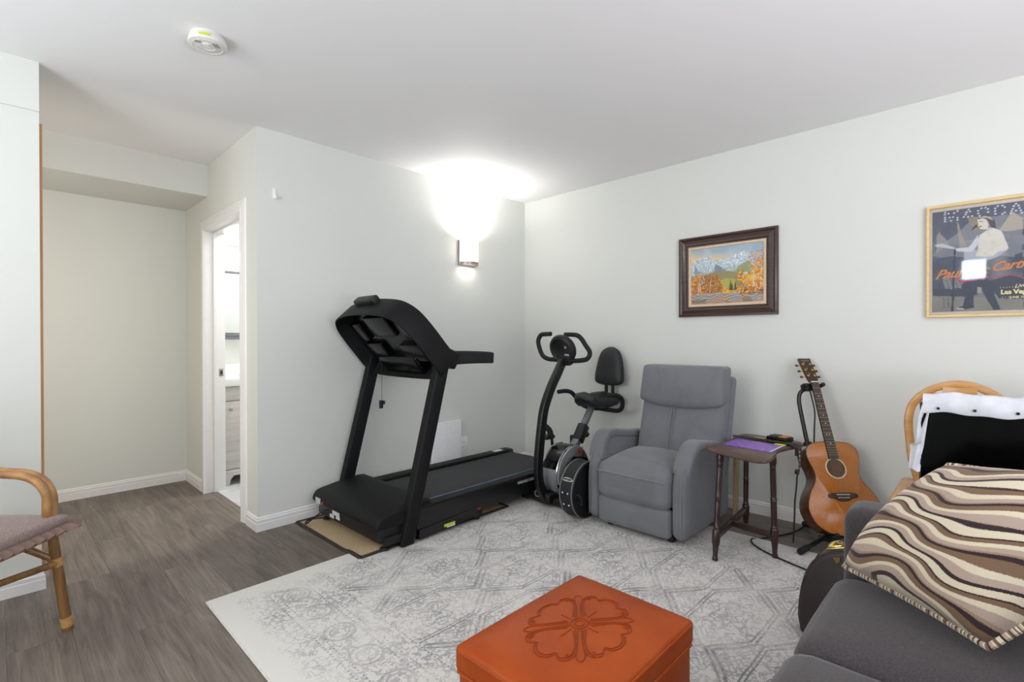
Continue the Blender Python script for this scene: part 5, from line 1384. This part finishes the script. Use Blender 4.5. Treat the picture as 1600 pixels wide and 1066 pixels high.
Q.poly(pp_('neck'), 'cfd2dc', 0.95, 0.004, 43); Q.poly(pp_('arm'), 'd8dae2', 1, 0.004, 44)
Q.poly(pp_('shirt'), 'e4dfd4', 1, 0.004, 45)
Q.put(np.clip(Q.noise(70, 46) * 1.5 - 0.8, 0, 1) * (np.abs(Q.U - 0.225) < 0.06) * (np.abs(Q.V - 0.33) < 0.07), 'bdb9b4', 0.5)
Q.poly(pp_('necks'), 'd3c6b8', 1); Q.poly(pp_('face'), 'e6dccd', 1); Q.poly(pp_('hair'), '3a3a46', 1, 0.003, 47); Q.poly(pp_('hairlight'), 'cfc4ae', 0.9, 0.003, 48)
Q.poly(pp_('mouth'), '35343c', 1); Q.poly(pp_('mic'), '33343f', 1)
Q.line((0.182, 0.449), (0.190, 0.446), 0.003, '4a4650', 0.9)
Q.line((0.190, 0.452), (0.193, 0.438), 0.003, 'c2b5a6', 0.7)
Q.poly(pp_('stand'), '333a52', 1)
for k in (0.045, 0.062, 0.078): Q.line((k, 0.075), (k + 0.003, 0.02), 0.003, '44475a', 0.8)
for a, b in PD['dots']:
    Q.ell(a / 1000 - AX, b / 1000 - AZ, 0.0042, 0.0040, 'dfe1ea', 0.95)
for k in (0, 1, 2, 3):   # the marquee goes on past the picture's edge
    for q in range(7): Q.ell(0.37 + k * 0.055 + (0.02 if q > 3 else 0.0), 0.470 + (q % 4) * 0.012, 0.004, 0.004, 'dfe1ea', 0.95)
def stroke_(pts, w, col):
    for a, b in zip(pts[:-1], pts[1:]): Q.line((a[0] / 1000 - AX, a[1] / 1000 - AZ), (b[0] / 1000 - AX, b[1] / 1000 - AZ), w, col, 0.95)
stroke_(PD['swoosh'] + [(420, 160), (520, 168), (640, 190)], 0.005, 'c43a52'); stroke_(PD['swoosh2'], 0.004, 'c43a52')
Q.build('print', M['print'], (PX0 + AX, YB - 0.0095, PZ0 + AZ), po)
def ptext(body, size, u, v_, mat, rot=0.0, shear=0.0, bold=0.0, align='LEFT', sp=1.0):
    c_, s_ = math.cos(R(rot)), math.sin(R(rot))
    X_ = axes((PX0 + u / 1000, YB - 0.0102, PZ0 + v_ / 1000), (c_, 0, s_), (-s_, 0, c_), (0, -1, 0))
    return text('lettering', body, size, X_, M[mat], po, 0.0002, shear, align, sp, bold)
M['p_orange'] = plain('poster_orange_ink', 'e08a4a', 0.7); M['p_cream'] = plain('poster_cream_ink', 'efe3a8', 0.7)
ptext('Paul', 0.064, 34, 200, 'p_orange', 4, 0.55, 0.0012, sp=0.92)
ptext('Mc', 0.062, 160, 208, 'p_orange', 4, 0.55, 0.0012, sp=0.92)
ptext('Cartney', 0.060, 243, 222, 'p_orange', 5, 0.55, 0.0012, sp=0.92)
ptext('Live', 0.024, 327, 134, 'p_cream', 8, 0.5, 0.0004)
ptext('Las Vegas', 0.030, 280, 107, 'p_cream', 0, 0.0, 0.0014, sp=0.95)
ptext('JUNE 10, 20', 0.0145, 311, 85, 'p_cream', 0, 0.0, 0.0004)
st_ = MB()
for k in range(5):
    for z, x0 in ((139, 280), (92, 286)):
        if z == 92 and k > 2: continue
        st_.prism([(PX0 + x0 / 1000 + k * 0.0105 + 0.0028 * math.cos(a) * (1 if i % 2 else 0.45), PZ0 + z / 1000 + 0.0028 * math.sin(a) * (1 if i % 2 else 0.45)) for i, a in enumerate(np.linspace(0, 2 * math.pi, 10, endpoint=False))], YB - 0.0105, YB - 0.0102, 1)
st_.build('printed_stars', M['p_cream'], po)
MB().box((PX0 + 0.010, YB - 0.0135, PZ0 + 0.010), (PX1 - 0.010, YB - 0.0120, PZ1 - 0.010)).build('glass', M['glass'], po)
# ------------------------------------------------------------------ wall and ceiling fittings
sc = thing('wall_sconce', 'lit frosted half-cylinder wall light with brushed nickel plate high on left wall', 'wall light', (XA, 2.70, 1.84))
MB().rbox((XA, 2.612, 1.742), (XA + 0.022, 2.795, 1.945), 0.004, 1).build('back_plate', M['nickel'], sc)
def hc(r, n=20, x0=0.02, ry=0.088):
    return [(XA + x0 + r * math.sin(a) * 1.0, 2.7035 - ry * (r / 0.09) * math.cos(a)) for a in np.linspace(0, math.pi, n)]
o_, i_ = hc(0.085), hc(0.080)
sh_ = MB()
rings = [[(x, y, z) for x, y in o_] + [(x, y, z) for x, y in reversed(i_)] for z in (1.768, 1.95)]
sh_.loft(rings).build('glass_shade', M['shade'], sc)
bo2, bi2 = hc(0.088), hc(0.079)
MB().loft([[(x, y, z) for x, y in bo2] + [(x, y, z) for x, y in reversed(bi2)] for z in (1.744, 1.768)]).build('metal_band', M['nickel'], sc)
for nm, z, tz, pw, sz in (('sconce_bulb', 1.935, 3.0, 7.0, (0.085, 0.12)), ('sconce_bulb_lower', 1.775, 0.0, 0.25, (0.06, 0.10))):
    li = light(nm, 'AREA', (XA + 0.062, 2.7035, z), pw, (1.0, 0.985, 0.96), sz, spread=R(155))
    li.rotation_euler = (math.pi if tz > z else 0.0, 0, 0)
    li.parent = sc; li.location = Vector((XA + 0.062, 2.7035, z)) - Vector((XA, 2.70, 1.84))

sd = thing('smoke_detector', 'round white smoke detector on the ceiling with yellow strip on its rim', 'smoke detector', (-2.352, 0.620, H))
SX_ = axes((-2.352, 0.620, H), (1, 0, 0), (0, -1, 0), (0, 0, -1))
MB().lathe([(0, 0), (0.063, 0), (0.064, 0.010), (0.061, 0.012), (0.069, 0.014), (0.071, 0.033), (0.0695, 0.0375), (0.067, 0.039), (0.0, 0.039)], 36, SX_).build('body', M['offwhite'], sd)
for r_ in (0.055, 0.028):
    MB().tube([tuple(SX_ @ Vector((r_ * math.cos(a), r_ * math.sin(a), 0.0392))) for a in np.linspace(0, 2 * math.pi, 32, endpoint=False)], 0.0012, 6, closed=True).build('ridge', M['white_plastic'], sd)
for k in range(4):
    MB().box((-0.007 - k * 0.0, -0.030 - k * 0.006, 0.0385), (0.026, -0.0275 - k * 0.006, 0.0405)).build('sounder_slot', M['grey_plastic'], sd, X=SX_ @ Matrix.Rotation(R(40), 4, 'Z'))
MB().box((-0.044, 0.018, 0.0385), (-0.020, 0.034, 0.0398)).build('label', M['grey_plastic'], sd, X=SX_ @ Matrix.Rotation(R(-70), 4, 'Z'))
MB().lathe([(0, 0.039), (0.012, 0.039), (0.011, 0.042), (0, 0.042)], 16, SX_ @ Matrix.Translation((0.012, 0.01, 0))).build('test_button', M['white_plastic'], sd)
ys = MB()
arc = [R(d_) for d_ in np.linspace(8, 40, 8)]
ys.loft([[tuple(SX_ @ Vector((r_ * math.cos(a), r_ * math.sin(a), z))) for r_, z in ((0.0695, 0.019), (0.0722, 0.019), (0.0722, 0.028), (0.0695, 0.028))] for a in arc])
ys.build('yellow_strip', M['yellow_label'], sd)

hk = thing('wall_hook', 'tiny clear adhesive hook stuck high on the left wall near its corner', 'hook', (XA, 1.174, 2.02))
MB().rbox((XA, 1.164, 1.992), (XA + 0.003, 1.186, 2.052), 0.001, 1).build('backing', M['white_plastic'], hk)
MB().tube(sm([(XA + 0.002, 1.175, 2.02), (XA + 0.006, 1.175, 2.005), (XA + 0.012, 1.175, 1.992), (XA + 0.020, 1.175, 1.996), (XA + 0.021, 1.175, 2.006)], 4), 1.0, sec=rect(0.002, 0.007), upv=(0, 1, 0)).build('hook', M['white_plastic'], hk)

ou = thing('power_outlet', 'white double power outlet low on the left wall behind the treadmill', 'outlet', (XA, 2.672, 0.274))
MB().rbox((XA, 2.637, 0.214), (XA + 0.006, 2.709, 0.334), 0.003, 1).build('face_plate', M['white_plastic'], ou)
for z in (0.254, 0.294):
    s1_ = MB().rbox((XA + 0.004, 2.656, z - 0.014), (XA + 0.008, 2.690, z + 0.014), 0.003, 1).build('socket', M['white_plastic'], ou)
    MB().box((XA + 0.0078, 2.664, z - 0.005), (XA + 0.0084, 2.667, z + 0.006)).box((XA + 0.0078, 2.679, z - 0.005), (XA + 0.0084, 2.682, z + 0.006)).build('slot', M['grey_plastic'], s1_)
wp = MB().rbox((XA + 0.0135, 2.33, 0.012), (XA + 0.028, 2.622, 0.482), 0.003, 2).build('white_board', M['white_plastic'])
tag(wp, 'plain white board leaning on the left wall behind the treadmill', 'board')

# ------------------------------------------------------------------ rattan chair
rf_ = Vector((0.69, 0.724, 0)); rr_ = Vector((0.724, -0.69, 0))
FL = Vector((-2.608, 0.192, 0.0))
rcH = thing('rattan_armchair', 'rattan armchair with bent cane arms by the left wall near the corner', 'chair', tuple(FL - rf_ * 0.25 + rr_ * 0.25))
def rp(r_, b_, z):  # to the right of, and behind, the front left foot
    return FL + rr_ * r_ - rf_ * b_ + Vector((0, 0, z))
legs = {}
for nm, top, bot in (('fl', (0.035, 0.03, 0.41), (0, 0, 0.0)), ('fr', (0.465, 0.03, 0.41), (0.50, 0, 0.0)), ('bl', (0.05, 0.42, 0.41), (0.02, 0.47, 0.0)), ('br', (0.45, 0.42, 0.41), (0.48, 0.47, 0.0))):
    a, b = rp(*top), rp(*bot)
    lg = MB().tube([b, b.lerp(a, 0.5), a], [0.0175, 0.0175, 0.0165], 12).build('leg', M['rattan_pole'], rcH)
    MB().tube([b.lerp(a, 0.04), b.lerp(a, 0.13)], 0.0195, 12).build('binding', M['rattan_wrap'], lg)
    MB().tube([b.lerp(a, 0.64), b.lerp(a, 0.72)], 0.0200, 12).build('binding', M['rattan_wrap'], lg)
    legs[nm] = (b, a)
def at(nm, z): b, a = legs[nm]; return b.lerp(a, z / 0.41)
for n0, n1, z in (('fl', 'fr', 0.272), ('bl', 'br', 0.272)):
    a, b = at(n0, z), at(n1, z + (0.062 if n0 == 'fl' else 0.0))
    so_ = MB().tube([a, b], 0.0125, 10).build('stretcher', M['rattan_pole'], rcH)
    for q in (0.06, 0.94):
        MB().tube([a.lerp(b, q - 0.05), a.lerp(b, q + 0.05)], 0.0142, 10).build('binding', M['rattan'], so_)
MB().tube([at('fl', 0.285), rp(0.06, 0.10, 0.345), rp(0.12, 0.14, 0.40)], 0.0135, 10).build('corner_brace', M['rattan_pole'], rcH)
MB().tube([at('fr', 0.285), rp(0.44, 0.10, 0.345), rp(0.38, 0.14, 0.40)], 0.0135, 10).build('corner_brace', M['rattan_pole'], rcH)
for q in (((0.03, 0.0), (0.47, 0.0)), ((0.03, 0.45), (0.47, 0.45)), ((0.03, 0.0), (0.03, 0.45)), ((0.47, 0.0), (0.47, 0.45))):
    MB().tube([rp(q[0][0], q[0][1], 0.40), rp(q[1][0], q[1][1], 0.40)], 0.015, 10).build('seat_rail', M['rattan'], rcH)
def ringed(path, r):
    """cane-wrapped pole: fine turns as ridges"""
    P = sm(path, 22); rs = [r * (1 + 0.035 * (1 if k % 2 else -1)) for k in range(len(P))]
    return MB().tube(P, rs, 12)
for s_, r0 in ((-1, 0.030), (1, 0.47)):
    for dx in (0.0, 0.024):
        rx = r0 + (dx if s_ < 0 else -dx)
        dz = -0.004 if dx else 0.0
        pth = [rp(rx, 0.035, 0.385), rp(rx - s_ * -0.0, 0.03, 0.46), rp(rx, 0.028, 0.535 + dz), rp(rx, 0.055, 0.590 + dz), rp(rx, 0.11, 0.622 + dz), rp(rx, 0.20, 0.632 + dz), rp(rx, 0.32, 0.640 + dz), rp(rx, 0.43, 0.655)]
        ringed(pth, 0.0145).build('arm', M['rattan'], rcH)
for rx in (0.03, 0.47):
    MB().tube([rp(rx, 0.43, 0.40), rp(rx, 0.47, 0.66), rp(rx + (0.03 if rx < 0.2 else -0.03), 0.53, 0.84)], 0.0165, 12).build('back_post', M['rattan_pole'], rcH)
MB().tube(sm([rp(0.06, 0.53, 0.84), rp(0.12, 0.555, 0.90), rp(0.25, 0.57, 0.925), rp(0.38, 0.555, 0.90), rp(0.44, 0.53, 0.84)], 6), 0.0165, 12).build('back_hoop', M['rattan'], rcH)
for k in range(5):
    x = 0.09 + k * 0.08
    MB().tube([rp(x, 0.455, 0.42), rp(x, 0.56, 0.905)], 0.008, 8).build('back_cane', M['rattan_pole'], rcH)
# seat cushion with a ruffled edge
cuX = axes(rp(0.25, 0.225, 0.417), rr_, -rf_, (0, 0, 1))
rcu = thing('chair_cushion', 'mauve boucle seat cushion with a ruffled edge on the rattan chair', 'cushion', tuple(rp(0.25, 0.225, 0.417)))
def cuf(x, y, z): return (x, y, z)
MB().rbox((-0.245, -0.25, 0.0), (0.245, 0.235, 0.044), 0.0215, 9, (0, 0, 0.018), cuf).build('cushion_pad', M['rattan_cushion'], rcu, X=cuX)
rf2 = MB()
per = []
hx, hy, cr = 0.243, 0.2475, 0.035
base_ = [(-hx, hy - 0.02), (-hx, -hy + cr), (-hx + cr * 0.3, -hy + cr * 0.3), (-hx + cr, -hy), (hx - cr, -hy), (hx - cr * 0.3, -hy + cr * 0.3), (hx, -hy + cr), (hx, hy - 0.02)]
P = [Vector((a, b, 0)) for a, b in base_]
dense = []
for a, b in zip(P[:-1], P[1:]):
    n_ = max(2, int((b - a).length / 0.006))
    dense += [a.lerp(b, k / n_) for k in range(n_)]
L = len(dense)
vs, fs = [], []
for i, p in enumerate(dense):
    d = (dense[min(i + 1, L - 1)] - dense[max(i - 1, 0)]).normalized(); n_ = Vector((d.y, -d.x, 0))
    if n_.dot(p) < 0: n_ = -n_
    w_ = math.sin(i * 0.95) ; corner = 1.0 + 0.9 * math.exp(-((p - Vector((-hx, -hy, 0))).length / 0.045) ** 2)
    vs += [tuple(p * 0.985 + Vector((0, 0, 0.016))), tuple(p + n_ * (0.016 + 0.004 * w_) * corner + Vector((0, 0, 0.010 + 0.003 * w_))), tuple(p + n_ * (0.030 + 0.007 * w_) * corner + Vector((0, 0, -0.004 + 0.007 * w_)))]
    if i: 
        q = 3 * i
        fs += [(q - 3, q, q + 1, q - 2), (q - 2, q + 1, q + 2, q - 1)]
rf2.add(vs, fs)
rf2.build('ruffle', M['ruffle'], rcu, X=cuX, solid=0.0015, fix=False, angle=80)

# ------------------------------------------------------------------ bathroom behind the door
va = thing('bathroom_vanity', 'pale grey bathroom vanity with a white top seen through the doorway', 'vanity', (-4.45, 1.6, 0))
VX, VY0, VY1 = -4.25, 1.205, 2.0
MB().box((XH + 0.002, VY0, 0.12), (VX - 0.02, VY1, 0.772)).build('carcass', M['vanity'], va)
MB().box((VX - 0.02, VY0 + 0.003, 0.662), (VX, VY1 - 0.003, 0.768)).build('drawer', M['vanity'], va, bevel=0.002)
for y0, y1 in ((VY0 + 0.003, 1.60), (1.604, VY1 - 0.003)):
    dd = MB().box((VX - 0.02, y0, 0.128), (VX, y1, 0.655)).build('door', M['vanity'], va, bevel=0.002)
    MB().lathe([(0, 0), (0.005, 0), (0.005, 0.012), (0.012, 0.016), (0.012, 0.024), (0, 0.026)], 12, axes((VX, (1.262 if y0 < 1.5 else 1.94), 0.595), (0, 1, 0), (0, 0, 1), (1, 0, 0))).build('knob', M['nickel'], dd)
MB().prism([(VY0, 0.0), (VY0 + 0.05, 0.0), (VY0 + 0.062, 0.05), (VY0 + 0.085, 0.075), (VY1 - 0.085, 0.075), (VY1 - 0.062, 0.05), (VY1 - 0.05, 0.0), (VY1, 0.0), (VY1, 0.122), (VY0, 0.122)], VX - 0.022, VX - 0.002, 0).build('plinth', M['vanity'], va, bevel=0.001)
MB().rbox((XH + 0.002, VY0 - 0.005, 0.772), (VX + 0.02, VY1 + 0.01, 0.835), 0.008, 2).build('countertop', M['porcelain'], va)
MB().rbox((XH + 0.001, VY0 - 0.005, 0.83), (XH + 0.02, VY1 + 0.01, 0.93), 0.005, 1).build('backsplash', M['porcelain'], va)
rings = [[(-4.46 + 0.15 * k * math.cos(a), 1.60 + 0.21 * k * math.sin(a), z) for a in np.linspace(0, 2 * math.pi, 28, endpoint=False)] for k, z in ((1.0, 0.834), (1.0, 0.842), (0.93, 0.842), (0.88, 0.838))]
MB().loft(rings).build('basin', M['porcelain'], va)
mc_ = thing('mirror_cabinet', 'mirrored bathroom cabinet with grey frame above the vanity', 'cabinet', (-4.63, 1.6, 1.42))
MB().box((XH + 0.001, 1.25, 1.142), (XH + 0.105, 2.0, 1.705)).build('cabinet_box', M['white_plastic'], mc_)
MB().box((XH + 0.105, 1.25, 1.195), (XH + 0.115, 2.0, 1.69)).build('mirror', M['mirror'], mc_)
for z0, z1, d_ in ((1.690, 1.712, 0.122), (1.138, 1.160, 0.128), (1.163, 1.196, 0.122)):
    MB().box((XH + 0.10, 1.25, z0), (XH + d_, 2.0, z1)).build('frame_rail', M['grey_steel'], mc_, bevel=0.003)
vl = thing('vanity_light', 'bathroom light bar with round frosted bulbs above the mirror cabinet', 'light', (-4.65, 1.6, 1.88))
MB().tube([(XH + 0.09, 1.25, 1.925), (XH + 0.09, 1.95, 1.925)], 0.006, 8).build('rail', M['chrome'], vl)
MB().rbox((XH + 0.001, 1.5, 1.88), (XH + 0.02, 1.7, 1.97), 0.005, 1).build('wall_plate', M['chrome'], vl)
MB().tube([(XH + 0.015, 1.6, 1.925), (XH + 0.09, 1.6, 1.925)], 0.007, 8).build('bracket', M['chrome'], vl)
for y in (1.335, 1.47, 1.61, 1.75, 1.89):
    MB().lathe([(0, 0.0), (0.018, 0.0), (0.018, -0.03), (0.02, -0.035), (0.04, -0.06), (0.05, -0.09), (0.04, -0.125), (0.018, -0.14), (0, -0.142)], 16, Matrix.Translation((XH + 0.09, y, 1.925))).build('bulb', M['bulb'], vl)
